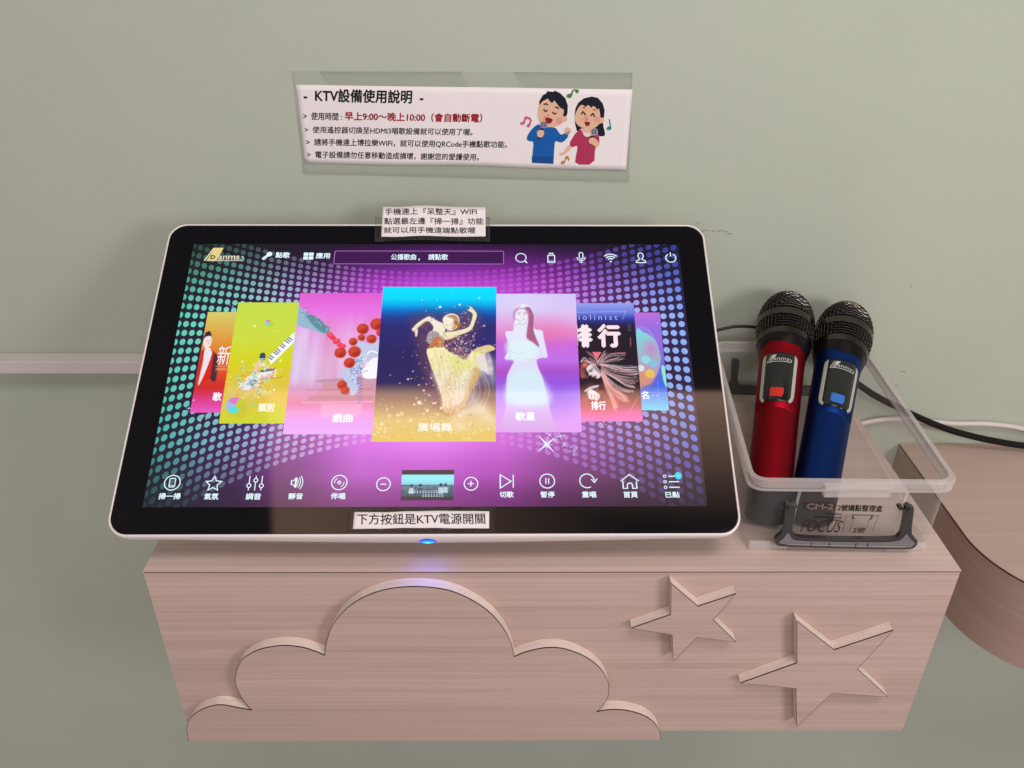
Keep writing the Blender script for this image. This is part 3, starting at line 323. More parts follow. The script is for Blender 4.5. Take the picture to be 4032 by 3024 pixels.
P(mb, 'cloud_relief', [wood, edge_raw_lit, seam], shelf)
for nm in ('star1', 'star2'):
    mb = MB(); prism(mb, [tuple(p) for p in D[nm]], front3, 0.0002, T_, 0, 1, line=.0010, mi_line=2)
    v, f = ribbon(D[nm], .32, True); mb.add([front3(x, z, T_+.0001) for x, z in v], f, 2)
    P(mb, 'star_relief', [wood, edge_raw_lit, seam], shelf)

# ---------------------------------------------------------------- curved desk on the right
desk = empty('curved_desk', (.6, .17, -.13)); tag(desk, 'pale wood desk with rounded corner, lower than the box shelf', 'desk')
R_ = .107; cx_, cy_ = .4268+R_, .14
plan = [(.4268, YW-.001), (.4268, .14)]+[(cx_-R_*math.cos(a), cy_-R_*math.sin(a)) for a in np.linspace(0, math.pi/2, 120)[1:]]+[(1.5, cy_-R_), (1.5, YW-.001)]
flat3 = lambda x, y, d: (x, y, d)
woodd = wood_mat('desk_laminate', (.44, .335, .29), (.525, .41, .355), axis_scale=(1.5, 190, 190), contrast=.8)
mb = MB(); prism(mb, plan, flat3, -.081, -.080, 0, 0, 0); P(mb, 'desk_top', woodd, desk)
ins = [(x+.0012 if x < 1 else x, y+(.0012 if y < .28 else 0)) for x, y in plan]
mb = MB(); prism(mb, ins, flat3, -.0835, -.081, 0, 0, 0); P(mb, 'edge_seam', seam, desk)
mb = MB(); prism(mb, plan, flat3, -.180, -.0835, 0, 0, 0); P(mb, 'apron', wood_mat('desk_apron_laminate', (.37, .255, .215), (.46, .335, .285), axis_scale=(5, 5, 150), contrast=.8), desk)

# ---------------------------------------------------------------- touch screen
KS = .955                                            # size of the screen against a 21.5 inch one
SO = CAM+(Vector((-0.10652, 0.04311, 0.0320))-CAM)*KS   # bottom middle of the lit area
SRr = Vector((0.99999680, 0.00253200, 0.)); SUu = Vector(SU_); SNn = SRr.cross(SUu)
def scr(x, y, d=0.):
    """millimetres on the screen (from its lower left corner), d above the glass"""
    return tuple(SO+SRr*((x-238)*KS/1000)+SUu*(y*KS/1000)+SNn*(d*KS/1000))
ts = empty('touch_screen', tuple(SO)); tag(ts, 'white framed touch screen lit with a purple karaoke menu, tilted back on the shelf', 'touch screen')
def TP(mb, name, mats, parent=None, **kw): return adopt(mb.build(name, mats, **kw), parent or ts)
white_pl = pmat('white_plastic', (.83, .775, .77), rough=.36, noise=.02, nscale=30, bump=.05, bscale=900)
black_gl = pmat('black_glass', (.004, .004, .005), rough=.035); black_gl.node_tree.nodes['Principled BSDF'].inputs['IOR'].default_value = 1.5
GX0, GX1, GY0, GY1 = -25.0, 501.0, -23.3, 290.2
def rrect(x0, y0, x1, y1, r, n=9):
    out = []
    for cx, cy, a in ((x1-r, y1-r, 0), (x0+r, y1-r, 90), (x0+r, y0+r, 180), (x1-r, y0+r, 270)):
        out += [(cx+r*math.cos(math.radians(a+90*i/n)), cy+r*math.sin(math.radians(a+90*i/n))) for i in range(n+1)]
    return out
def bow(pts, amt):
    """let the lower edge of a section sag in the middle"""
    return [(x, y-amt*max(0., 1-((x-238)/215)**2)*(1 if y < 40 else 0)) for x, y in pts]
secs = [(-.6, 0.0, 16, 0), (.4, .2, 16, 0), (.6, .7, 16.5, 0), (.3, 1.5, 17, 0), (-.9, 2.1, 17.5, .3), (-4.5, 2.1, 17.5, 1.2), (-8, 1.8, 18, 1.7), (-12, 1.2, 19, 2.1), (-16, 0, 21, 2.9), (-20, -2.2, 24, 4.3), (-24, -6, 28, 6.2), (-28, -13, 34, 9), (-36, -40, 30, 18), (-42, -70, 30, 20)]
mb = MB(); rings = []
def densify(pts, step=12):
    out = []
    for i in range(len(pts)):
        a, b = np.array(pts[i]), np.array(pts[(i+1) % len(pts)]); 
        out.append(tuple(a))
    return out
def rr_dense(x0, y0, x1, y1, r):
    p = []
    for cx, cy, a in ((x1-r, y1-r, 0), (x0+r, y1-r, 90), (x0+r, y0+r, 180), (x1-r, y0+r, 270)):
        p.append([(cx+r*math.cos(math.radians(a+90*i/9)), cy+r*math.sin(math.radians(a+90*i/9))) for i in range(10)])
    out = []
    for k in range(4):
        out += p[k]; a = p[k][-1]; b = p[(k+1) % 4][0]
        for i in range(1, 24): out.append((a[0]+(b[0]-a[0])*i/24, a[1]+(b[1]-a[1])*i/24))
    return out
for d, off, r, bw in secs:
    rings.append([scr(x, y, d) for x, y in bow(rr_dense(GX0-off, GY0-off, GX1+off, GY1+off, r), bw)])
n = len(rings[0])
vs = [p for r in rings for p in r]; fs = []
for k in range(len(rings)-1):
    for i in range(n): fs.append((k*n+i, k*n+(i+1) % n, (k+1)*n+(i+1) % n, (k+1)*n+i))
fs.append(tuple((len(rings)-1)*n+i for i in range(n)))
mb.add(vs, [f[::-1] for f in fs])
TP(mb, 'housing', white_pl, smooth=True)
mb = MB(); gl = rrect(GX0+.15, GY0+.15, GX1-.15, GY1-.15, 15.8)
prism(mb, gl, lambda x, y, d: scr(x, y, d), -.8, 0., 0, 0); TP(mb, 'front_glass', black_gl)
# power button glowing blue under the lower edge
blue_led = glow_mat()
bx, bd = 239.8, -8.5
mb = MB()
sd_x = [q[0] for q in secs][2:12][::-1]; sd_o = [q[1]+q[3]*.98 for q in secs][2:12][::-1]
vs = []; fs = []; NR, NS = 5, 28
for k in range(NR+1):
    lcol = [(.75, 1.3, 1.5), (.08, 1.0, 1.5), (.0, .75, 1.5), (.0, .45, 1.4), (.01, .16, 1.2), (.02, .03, .8)][k]; mb.c += [lcol]*NS
    for i in range(NS):
        a = 2*math.pi*i/NS; e = k/NR; x = bx+7.4*e*math.cos(a); y = -10.5+7.0*e*math.sin(a)
        vs.append(scr(x, GY0-float(np.interp(y, sd_x, sd_o))-.25-1.5*(1-e*e), y))
fs = [(k*NS+i, k*NS+(i+1) % NS, (k+1)*NS+(i+1) % NS, (k+1)*NS+i) for k in range(NR) for i in range(NS)]
keep = mb.c; mb.c = []; mb.add(vs, fs); mb.c = keep
TP(mb, 'power_button', blue_led, col=True)
l = bpy.data.lights.new('button_glow', 'SPOT'); l.energy = .045; l.color = (.12, .10, 1.0); l.shadow_soft_size = .004; l.spot_size = math.radians(120); l.spot_blend = 1.
lo = bpy.data.objects.new('button_glow', l); COL.objects.link(lo); lo.location = scr(bx, GY0-6.5, -9.5)
lo.rotation_euler = Vector((0, -.25, -.97)).to_track_quat('-Z', 'Y').to_euler()
adopt(lo, ts)
mb = MB(); prof = [Vector(scr(238, 70, -38)), Vector(scr(238, 215, -38))]
prof = [(prof[0].y+.01, .0004), (prof[1].y-.005, .0004), (prof[1].y, prof[1].z), (prof[0].y, prof[0].z)]
prism(mb, prof, lambda y, z, d: (SO.x+d, y, z), -.11, .11, 0, 0, 0); TP(mb, 'stand', white_pl, bevel=.004)

GLOW = glow_mat()
def lc(c, k=1.): return tuple(k*x for x in lin(c))
# --- background gradient of the menu
GXs = np.array([0, 60, 120, 180, 238, 300, 360, 420, 476.]); GYs = np.array([268, 245, 220, 190, 150, 100, 60, 30, 10, 0.])
GC = np.array([
 [(28,27,29),(30,25,34),(30,22,38),(45,18,55),(58,20,72),(48,18,58),(34,20,44),(29,20,38),(20,24,42)],
 [(36,35,37),(37,28,43),(48,26,62),(92,34,116),(114,38,146),(112,35,134),(90,30,110),(50,30,65),(29,27,56)],
 [(37,34,43),(42,30,56),(78,30,104),(168,52,190),(188,72,214),(184,66,205),(138,44,150),(75,38,90),(42,33,66)],
 [(37,32,46),(45,30,62),(112,40,134),(190,70,210),(208,88,230),(200,80,220),(150,53,160),(88,43,98),(46,35,70)],
 [(36,32,46),(45,30,62),(118,46,140),(208,88,220),(224,108,236),(210,88,225),(158,57,165),(82,43,94),(46,35,70)],
 [(35,32,46),(52,34,70),(140,60,158),(222,110,236),(230,122,242),(214,104,226),(150,66,156),(84,48,88),(48,36,66)],
 [(34,35,45),(64,38,88),(146,72,166),(216,112,232),(226,122,240),(206,98,220),(152,70,162),(96,52,100),(60,44,70)],
 [(34,36,45),(62,40,78),(124,62,132),(190,96,202),(196,92,206),(176,76,186),(124,58,128),(84,50,86),(58,44,62)],
 [(34,38,44),(54,40,66),(98,50,100),(146,66,150),(148,62,152),(130,52,134),(90,44,92),(66,44,66),(52,42,54)],
 [(33,36,42),(50,38,60),(86,44,86),(126,54,128),(130,52,132),(114,46,118),(78,40,80),(58,40,58),(46,38,48)]], float)
def bg_color(x, y):
    x = np.asarray(x, float); y = np.asarray(y, float)
    i = np.clip(np.searchsorted(GXs, x)-1, 0, 7); yy = -y; Ys = -GYs; j = np.clip(np.searchsorted(Ys, yy)-1, 0, 8)
    tx = np.clip((x-GXs[i])/(GXs[i+1]-GXs[i]), 0, 1); ty = np.clip((yy-Ys[j])/(Ys[j+1]-Ys[j]), 0, 1)
    tx = tx*tx*(3-2*tx)*.5+tx*.5; ty = ty*ty*(3-2*ty)*.5+ty*.5
    tx = tx[..., None]; ty = ty[..., None]
    return (GC[j, i]*(1-tx)+GC[j, i+1]*tx)*(1-ty)+(GC[j+1, i]*(1-tx)+GC[j+1, i+1]*tx)*ty
def grid_mesh(name, x0, y0, w, h, nx, ny, colf, d, parent):
    xs = np.linspace(x0, x0+w, nx+1); ys = np.linspace(y0, y0+h, ny+1)
    X, Y = np.meshgrid(xs, ys)
    o = np.array(SO); r = np.array(SRr)*KS/1000; u = np.array(SUu)*KS/1000; nn = np.array(SNn)*KS/1000
    V = o+(X[..., None]-238)*r+Y[..., None]*u+d*nn
    idx = np.arange((nx+1)*(ny+1)).reshape(ny+1, nx+1)
    F = np.stack([idx[:-1, :-1], idx[:-1, 1:], idx[1:, 1:], idx[1:, :-1]], -1).reshape(-1, 4)
    me = bpy.data.meshes.new(name)
    me.vertices.add(V.shape[0]*V.shape[1]); me.vertices.foreach_set('co', V.astype(np.float32).ravel())
    me.loops.add(F.size); me.loops.foreach_set('vertex_index', F.ravel().astype(np.int32))
    me.polygons.add(len(F)); me.polygons.foreach_set('loop_start', np.arange(0, F.size, 4, dtype=np.int32)); 
    me.update(calc_edges=True)
    c = colf(X, Y) if callable(colf) else colf
    a = me.color_attributes.new('Col', 'FLOAT_COLOR', 'POINT'); arr = np.ones((V.shape[0]*V.shape[1], 4), np.float32); arr[:, :3] = lin_np(c).reshape(-1, 3); a.data.foreach_set('color', arr.ravel())
    me.materials.append(GLOW)
    ob = bpy.data.objects.new(name, me); COL.objects.link(ob); return adopt(ob, parent)
disp = grid_mesh('display', 0, 0, 476, 268, 119, 67, bg_color, .06, ts)

# --- halftone dots
def clip_rect(p, x0, y0, x1, y1):
    for ax, lim, sg in ((0, x0, 1), (0, x1, -1), (1, y0, 1), (1, y1, -1)):
        out = []
        for i in range(len(p)):
            a, b = p[i-1], p[i]; da, db = sg*(a[ax]-lim), sg*(b[ax]-lim)
            if (da >= 0) != (db >= 0):
                t = da/(da-db); out.append(tuple(a[k]+t*(b[k]-a[k]) for k in (0, 1)))
            if db >= 0: out.append(b)
        p = out
        if len(p) < 3: return []
    return p
DX = np.array([0, 40, 90, 140, 190, 238, 300, 350, 390, 430, 476.])
DCt = np.array([(70,150,120),(90,165,150),(130,150,165),(150,110,170),(170,70,190),(160,60,190),(165,60,190),(160,65,200),(125,75,200),(95,85,205),(70,90,215)], float)
DCm = np.array([(92,208,178),(128,214,204),(168,216,222),(196,196,226),(214,150,232),(216,130,232),(212,120,228),(205,150,236),(190,178,242),(176,190,246),(140,178,250)], float)
DCb = np.array([(72,172,172),(112,176,186),(160,170,196),(206,172,216),(226,152,236),(222,140,234),(204,120,222),(182,112,214),(150,112,206),(126,112,206),(100,108,206)], float)
def dotcol(x, y):
    f = lambda T: np.array([np.interp(x, DX, T[:, k]) for k in range(3)])
    if y > 185: t = min((y-185)/70, 1); return f(DCm)*(1-t)+f(DCt)*t
    if y < 120: t = min((120-y)/80, 1); return f(DCm)*(1-t)+f(DCb)*t
    return f(DCm)
mb = MB()
xs = []; x = .1
while x < 478: xs.append(x); x += 7.0+1.25*x/476
for xi, x in enumerate(xs):
    q = abs(x-238)/231; s = .57+.43*q*q
    for j in range(-19, 13):
        y = 168+j*9.55*s-(.0 if x < 238 else -1.5*0)
        if y < -3 or y > 271: continue
        al = float(np.interp(y, [0, 8, 22, 45, 60, 205, 225, 245, 262, 268], [.12, .22, .45, .80, .95, 1, .92, .66, .40, .30]))
        mid = math.exp(-((x-238)/75)**2); al *= 1-.45*mid*(1 if y > 150 else .6)
        if x > 400: al = max(al, .62 if y > 200 else al)
        c = bg_color(np.array(x), np.array(y)).reshape(3)*(1-al)+dotcol(x, y)*al
        rx = (2.62+.38*max(0, (x-238)/238))*(.92+.08*q*q); ry = 3.25*s**.8*(.96+.04*q)
        sl = 2*.43*(x-238)/231**2*(y-168)/s   # shear along the curved rows
        p = [(x+rx*math.cos(a), y+ry*math.sin(a)+.75*sl*rx*math.cos(a)) for a in np.linspace(0, 2*math.pi, 18, endpoint=False)]
        p = clip_rect(p, 0, 0, 476, 268)
        if p: mb.face([scr(a, b, .10) for a, b in p], 0, lc(c))
TP(mb, 'halftone_dots', GLOW, disp, col=True)

# --- painter for the pictures on the song cards (millimetre coordinates)
class Paint:
    def __init__(s, x0, y0, x1, y1, step=.5):
        s.x0, s.y0, s.w, s.h = x0, y0, x1-x0, y1-y0; s.nx = max(2, round(s.w/step)); s.ny = max(2, round(s.h/step))
        s.X, s.Y = np.meshgrid(np.linspace(x0, x1, s.nx+1), np.linspace(y0, y1, s.ny+1)); s.I = np.zeros(s.X.shape+(3,)); s.step = step
    def F(s): return 1-(s.Y-s.y0)/s.h
    def vgrad(s, stops):
        f = s.F(); t = [a for a, _ in stops]; c = np.array([b for _, b in stops], float)
        for k in range(3): s.I[..., k] = np.interp(f, t, c[:, k])
    def noise(s, nx, ny, seed=0):
        r = np.random.default_rng(seed); g = r.random((ny+2, nx+2))
        u = (s.X-s.x0)/s.w*nx; v = (s.Y-s.y0)/s.h*ny; i = np.clip(u.astype(int), 0, nx); j = np.clip(v.astype(int), 0, ny)
        a = u-i; b = v-j; a = a*a*(3-2*a); b = b*b*(3-2*b)
        return (g[j, i]*(1-a)+g[j, i+1]*a)*(1-b)+(g[j+1, i]*(1-a)+g[j+1, i+1]*a)*b
    def mixm(s, m, c): s.I += m[..., None]*(np.array(c, float)-s.I)
    def sd(s, P, X, Y):
        P = np.array(P, float); d2 = np.full(X.shape, 1e9); ins = np.zeros(X.shape, bool)
        for i in range(len(P)):
            a, b = P[i-1], P[i]; e = b-a; L = e@e
            if L < 1e-12: continue
            t = np.clip(((X-a[0])*e[0]+(Y-a[1])*e[1])/L, 0, 1); dx = X-a[0]-t*e[0]; dy = Y-a[1]-t*e[1]; d2 = np.minimum(d2, dx*dx+dy*dy)
            if abs(e[1]) > 1e-12:
                c = ((a[1] <= Y) != (b[1] <= Y)); ins ^= c & (X < a[0]+(Y-a[1])/e[1]*e[0])
        d = np.sqrt(d2); return np.where(ins, -d, d)
    def win(s, P, m):
        P = np.array(P, float); lo = P.min(0)-m; hi = P.max(0)+m
        i0 = int(np.clip((lo[0]-s.x0)/s.w*s.nx, 0, s.nx)); i1 = int(np.clip((hi[0]-s.x0)/s.w*s.nx+2, 0, s.nx+1))
        j0 = int(np.clip((lo[1]-s.y0)/s.h*s.ny, 0, s.ny)); j1 = int(np.clip((hi[1]-s.y0)/s.h*s.ny+2, 0, s.ny+1))
        return slice(j0, j1), slice(i0, i1)
    def fill(s, P, c, al=1., blur=.5, smooth=True, c2=None, tex=None):
        P = catmull(P, 4) if smooth else np.array(P, float); w = s.win(P, blur)
        X, Y = s.X[w], s.Y[w]
        if X.size == 0: return
        m = np.clip(.5-s.sd(P, X, Y)/blur, 0, 1)*al
        if blur > 1.5: m = m*m*(3-2*m)
        if tex is not None: m = m*tex[w]
        cc = np.array(c, float)
        if c2 is not None:
            lo, hi = P[:, 1].min(), P[:, 1].max(); t = np.clip((hi-Y)/(hi-lo), 0, 1)[..., None]; cc = cc*(1-t)+np.array(c2, float)*t
        s.I[w] += m[..., None]*(cc-s.I[w])
    def line(s, P, wd, c, al=1., blur=.4, smooth=True, closed=False):
        P = catmull(P, 4, closed) if smooth else np.array(P, float)
        w = s.win(P, wd+blur); X, Y = s.X[w], s.Y[w]
        if X.size == 0: return
        d2 = np.full(X.shape, 1e9)
        for i in range(0 if closed else 1, len(P)):
            a, b = P[i-1], P[i]; e = b-a; L = max(e@e, 1e-9)
            t = np.clip(((X-a[0])*e[0]+(Y-a[1])*e[1])/L, 0, 1); d2 = np.minimum(d2, (X-a[0]-t*e[0])**2+(Y-a[1]-t*e[1])**2)
        m = np.clip(.5-(np.sqrt(d2)-wd/2)/blur, 0, 1)*al; s.I[w] += m[..., None]*(np.array(c, float)-s.I[w])
    def disc(s, x, y, r, c, al=1., blur=.5):
        w = s.win([(x-r, y-r), (x+r, y+r)], blur); X, Y = s.X[w], s.Y[w]
        if X.size == 0: return
        m = np.clip(.5-(np.hypot(X-x, Y-y)-r)/blur, 0, 1)*al; s.I[w] += m[..., None]*(np.array(c, float)-s.I[w])
    def build(s, d): return grid_mesh('song_card', s.x0, s.y0, s.w, s.h, s.nx, s.ny, np.clip(s.I, 0, 255), d, disp)
A = D['A']; ST = D['ST']
def card_text(card, items, d):
    """white caption joined into the card as its second material"""
    mb = MB()
    for body, k, bold, c in items:
        x0, y0, x1, y1 = ST[k]; put_text(mb, body, lambda a, b: scr(a, b, d), x0, y0, x1, y1, 0, bold, lc(c))
    return mb
def join_card(o, mb):
    """append the caption faces to the card's own mesh"""
    me = o.data; base = len(me.vertices); inv = o.matrix_world.inverted()
    bpy.context.view_layer.update()
    V = np.empty(base*3, np.float32); me.vertices.foreach_get('co', V); Cc = np.empty(base*4, np.float32); me.color_attributes['Col'].data.foreach_get('color', Cc)
    npoly = len(me.polygons); L = np.empty(npoly*4, np.int32); me.loops.foreach_get('vertex_index', L)
    V2 = np.concatenate([V.reshape(-1, 3), np.array(mb.v, np.float32)]); C2 = np.concatenate([Cc.reshape(-1, 4), np.c_[np.array(mb.c, np.float32), np.ones(len(mb.c), np.float32)]])
    starts = list(range(0, npoly*4, 4)); loops = [L]; k = npoly*4
    for f in mb.f: starts.append(k); loops.append(np.array([base+i for i in f], np.int32)); k += len(f)
    nm = bpy.data.meshes.new(me.name); nm.vertices.add(len(V2)); nm.vertices.foreach_set('co', V2.ravel()); Lp = np.concatenate(loops)
    nm.loops.add(len(Lp)); nm.loops.foreach_set('vertex_index', Lp); nm.polygons.add(len(starts)); nm.polygons.foreach_set('loop_start', np.array(starts, np.int32))
    nm.update(calc_edges=True); a = nm.color_attributes.new('Col', 'FLOAT_COLOR', 'POINT'); a.data.foreach_set('color', C2.astype(np.float32).ravel()); nm.materials.append(GLOW)
    o.data = nm; bpy.data.meshes.remove(me)
W_ = (246, 250, 255)

# card: pop singer in a red coat
p = Paint(25.5, 87, 66, 190.6)
p.vgrad([(0, (214,204,112)), (.15, (222,182,84)), (.35, (228,140,52)), (.6, (222,82,36)), (.76, (208,44,40)), (.88, (220,62,140)), (1, (232,92,200))])
p.fill(A['person1_coat'], (214,40,28), 1, .6); p.fill(A['person1_shirt'], (236,232,240), 1, .5, c2=(240,220,225)); p.fill(A['person1_sleeve'], (60,44,56), .9, 1.2)
p.line([A['person1_coat'][1], A['person1_coat'][3], A['person1_coat'][5]], .8, (150,20,20), .7, .8)
p.fill(A['person1_face'], (240,226,224), 1, .5); p.fill(A['person1_hair'], (52,36,40), 1, .5)
f0 = np.array(A['person1_face']).mean(0); p.line([f0+(-1.2, .9), f0+(-.2, .9)], .5, (90,60,60), .8); p.line([f0+(1.2, .8), f0+(2.0, .8)], .5, (90,60,60), .8); p.line([f0+(.2, -1.8), f0+(1.4, -1.8)], .5, (190,90,90), .9)
p.line([(41.5, 133.0), (53, 133.0)], .6, (246,170,130), 1, .4, False)
for i in range(6): p.line([(42+i*1.7, 128.8), (42.8+i*1.7, 130.8)], .5, (248,190,150), .9, .4, False); p.line([(42+i*1.7, 130.5), (43.4+i*1.7, 130.5)], .4, (248,190,150), .9, .4, False)
o = p.build(.16); join_card(o, card_text(o, [('新', '新', 0, W_), ('歌', '歌', .03, W_)], .19))
# card: keyboard and guitar splash on yellow
p = Paint(52.6, 76.4, 112, 201)
p.vgrad([(0, (200,222,76)), (.3, (206,222,68)), (.5, (216,214,30)), (.65, (226,200,52)), (.8, (228,196,78)), (.92, (216,212,60)), (1, (206,216,50))])
p.fill(A['splash'], (235,238,190), .75, 7., tex=p.noise(14, 30, 3)); p.fill(A['splash'], (222,176,90), .5, 5., tex=p.noise(20, 40, 4))
p.fill(A['keys'], (246,250,250), 1, .6, False)
k0, k1 = np.array(A['keyline'][0]), np.array(A['keyline'][1]); dr = (k1-k0)/np.linalg.norm(k1-k0); nr = np.array((-dr[1], dr[0]))
for i in range(14):
    if i % 7 in (2, 6): continue
    q = k0+(k1-k0)*(i+.3)/14; p.line([q+nr*2.6, q-nr*1.6], .95, (66,64,60), 1, .4, False)
p.fill(A['guitar'], (244,234,236), 1, .8); p.line(A['guitar'][4:7], 2.2, (238,180,200), .9, .8); p.fill(A['guitar_hole'], (110,150,176), 1, .5); p.line(A['guitar_hole'], .8, (236,240,244), .9, .5, closed=True)
g0 = np.array(A['guitar_hole']).mean(0); p.disc(g0[0]+.3, g0[1], 1.3, (224,234,240), 1, .6); p.disc(g0[0]+.8, g0[1]-.3, .6, (90,120,150), 1, .5)
p.line([A['guitar'][3], A['guitar'][4]], 2.4, (78,108,112), .95, .6, False)
p.fill(A['micd3'], (58,72,84), 1, .5); mm0 = np.array(A['micd3']).mean(0); p.line([mm0+(-2.4, -2.6), mm0+(2.2, -2.2)], .7, (240,240,240), 1); p.line([mm0+(0, -3.5), mm0+(-.5, -6)], 2.2, (110,214,204), .9, .7); p.line([mm0+(-2.2, -6), mm0+(-4, -10.5), mm0+(-4.6, -14)], 3.2, (242,196,226), .85, 1.)
r_ = np.random.default_rng(11)
for i in range(230):
    a, b = r_.normal(82, 11), r_.normal(120, 10)
    p.disc(a, b, abs(r_.normal(0, .6))+.2, [(250,250,240),(150,190,200),(226,160,70),(250,240,150),(120,220,200)][r_.integers(5)], .8, .5)
for i in range(14):
    a, b = r_.uniform(64, 95), r_.uniform(108, 124); p.line([(a, b), (a+r_.normal(0, 3), b+r_.normal(0, 2)), (a+r_.normal(0, 6), b+r_.normal(0, 2.5))], .45, [(250,250,244),(90,120,140),(200,120,60)][r_.integers(3)], .8, .5)
for (c0, c1) in (A['ball1'], A['ball2']):
    rr = (c1[0]-c0[0]); big = rr > 5
    p.disc(c0[0]+rr*.5, c0[1]-rr*.5, rr*.9, (150,140,20), .22, rr*1.2)
    for a0, c in ((.55, (226,120,222)), (2.6, (160,190,238)), (3.9, (92,226,220)), (5.4, (196,206,60))):
        p.fill([(c0[0], c0[1])]+circle(c0[0], c0[1], rr, 10, a0, a0+2.0, False), c, 1, .6, False)
for i in range(5):
    for j in range(9): p.disc(60+i*1.8, 146+j*2.6, .32, (236,238,120), .6, .4)
p.disc(71.5, 175.2, 1.2, (250,250,220), .9, .7); p.disc(93, 170, .6, (250,250,220), .8, .5)
o = p.build(.24); join_card(o, card_text(o, [('類別', '類別', .035, (250,250,226))], .27))
# card: opera headdress on pink curtains
p = Paint(110, 66, 190, 211.5)
p.vgrad([(0, (226,96,214)), (.14, (234,118,228)), (.3, (236,164,228)), (.5, (232,190,226)), (.62, (226,186,224)), (.72, (220,150,190)), (.80, (228,130,176)), (.86, (238,158,222)), (.92, (232,164,246)), (1, (234,174,252))])
nz = p.noise(16, 1, 8); f_ = p.F(); band = np.clip((f_-.12)/.2, 0, 1)*np.clip((.70-f_)/.1, 0, 1)
p.mixm(np.clip((nz-.45)*1.9, 0, 1)*band*.75, (250,236,250)); p.mixm(np.clip((.42-nz)*1.8, 0, 1)*band*.6, (204,96,150))
p.mixm(np.clip((p.x0+34-p.X)/34, 0, 1)*band*.45, (206,192,240))
p.fill(A['table'], (206,146,156), .6, 2.6, False); p.fill([(127, 104), (188, 104.5), (187, 99), (129, 98)], (170,118,130), .45, 2.5, False); t0 = np.array(A['table'])
p.line([t0[0], t0[2]], 1.6, (176,150,160), .8, 1., False); p.line([(124, 96.5), (186, 97.5)], .6, (240,200,220), .9, .7, False); p.line([(126, 109), (186, 110)], .6, (150,100,110), .6, .8, False)
p.fill([(140, 82), (176, 82), (178, 96), (141, 96)], (250,190,222), .5, 3., False)
p.fill(A['plume'], (150,188,206), .95, .9); p.fill(A['plume2'], (94,146,156), .9, 1.6)
for i in range(22):
    q = r_.uniform(0, 1); a = np.array(A['plume'][0])*(1-q)+np.array(A['plume'][3])*q; p.line([a+r_.normal(0, 1.6, 2), a+r_.normal(0, 1.6, 2)+(3, -2.4)], .5, [(214,232,240),(120,96,160),(60,110,130)][r_.integers(3)], .7, .5)
for q in A['pompom_small']: p.disc(*q, 2.6, (238,60,84), 1, .8); p.disc(q[0]-.8, q[1]+.9, 1.1, (252,120,140), .7, 1.4)
p.fill(A['whiteface'], (248,250,254), 1, .6); p.fill(A['silver'], (196,204,234), 1, .7)
for i in range(150):
    P0 = np.array(A['silver']); q = P0[r_.integers(len(P0))]*(r_.uniform(.2, .9)); a = q+P0.mean(0)*(1-np.linalg.norm(q)/max(np.linalg.norm(q), 1e-6))*0
    w = r_.dirichlet(np.ones(len(P0))*.5); a = w@P0
    p.line([a, a+r_.normal(0, 1.8, 2)], .55, [(250,252,255),(70,110,180),(140,160,214),(236,240,252)][r_.integers(4)], .85, .45, False)
for i in range(9):
    a = (171.5+.25*i, 121-3.1*i); p.line([(a[0], a[1]), (a[0]+3.4, a[1]+2.4)], .7, (66,112,186), .9, .5, False)
for q, rr in zip(A['pompom'], (5.4, 5.8, 5.2, 5.6, 6.4, 3.4, 4.6, 4.0, 4.4, 4.2, 4.2)):
    p.disc(*q, rr, (196,58,38), 1, .8); p.disc(q[0]-rr*.25, q[1]+rr*.3, rr*.5, (224,92,62), .7, rr*.9); p.disc(q[0]+rr*.3, q[1]-rr*.4, rr*.4, (140,28,22), .6, rr*.8)
p.line([(178.5, 146), (182, 149), (187, 147)], 1.6, (250,250,252), .95, .6); p.line([(176, 137), (181, 135), (187, 139)], 1.0, (244,246,252), .95, .6)
o = p.build(.34); join_card(o, card_text(o, [('戲曲', '戲曲', .035, W_)], .37))
# card: leaderboard, head thrown back
p = Paint(370, 78.1, 427, 200.4)
p.vgrad([(0, (152,164,240)), (.09, (112,124,222)), (.145, (50,60,160)), (.19, (42,38,84)), (.24, (38,28,42)), (.70, (38,27,36)), (.755, (96,60,52)), (.86, (176,92,92)), (.93, (238,112,166)), (1, (255,126,204))])
p.fill(A['red6'], (222,112,106), .85, 3., tex=p.noise(14, 26, 5)*1.3); p.fill([(373, 85), (400, 88), (412, 105), (396, 118), (376, 112)], (226,110,104), .55, 9., tex=p.noise(16, 30, 6))
q0 = np.array(A['face6']).mean(0); tilt = lambda x, y: tuple(q0+(.80*x-.60*y, .60*x+.80*y))
for k in range(26):
    a_ = r_.uniform(-1.2, .7); L_ = r_.uniform(8, 15); p.line([q0+(2, 5), q0+(2+L_*.5*math.cos(a_+2), 5+L_*.5*math.sin(a_+2)), q0+(1+L_*math.cos(a_+2.3), 4+L_*math.sin(a_+2.3))], r_.uniform(.25, .5), [(236,216,222),(226,120,116),(60,40,46)][r_.integers(3)], .7, .4)
p.fill([tilt(*q) for q in [(-5, 1), (-3.6, 6), (1, 7.6), (5, 5), (5.4, -1), (3.6, -6), (.6, -8), (-2, -7.4), (-3.2, -4.4), (-4.4, -3.2), (-4.0, -1.4), (-6.0, -.6)]], (236,222,226), 1, 1.2)
p.fill([tilt(*q) for q in [(2, 5), (5.2, 4), (5.4, -2), (3.4, -6), (2.4, -1)]], (120,88,98), .65, 3.)
p.line([tilt(-3.6, 2.6), tilt(-1.4, 3.4), tilt(1, 2.6)], .8, (48,32,38), .95, .7); p.fill([tilt(-3.0, 1.8), tilt(-1.6, 2.3), tilt(.2, 1.6), tilt(-1.4, .9)], (66,42,50), .9, .9)
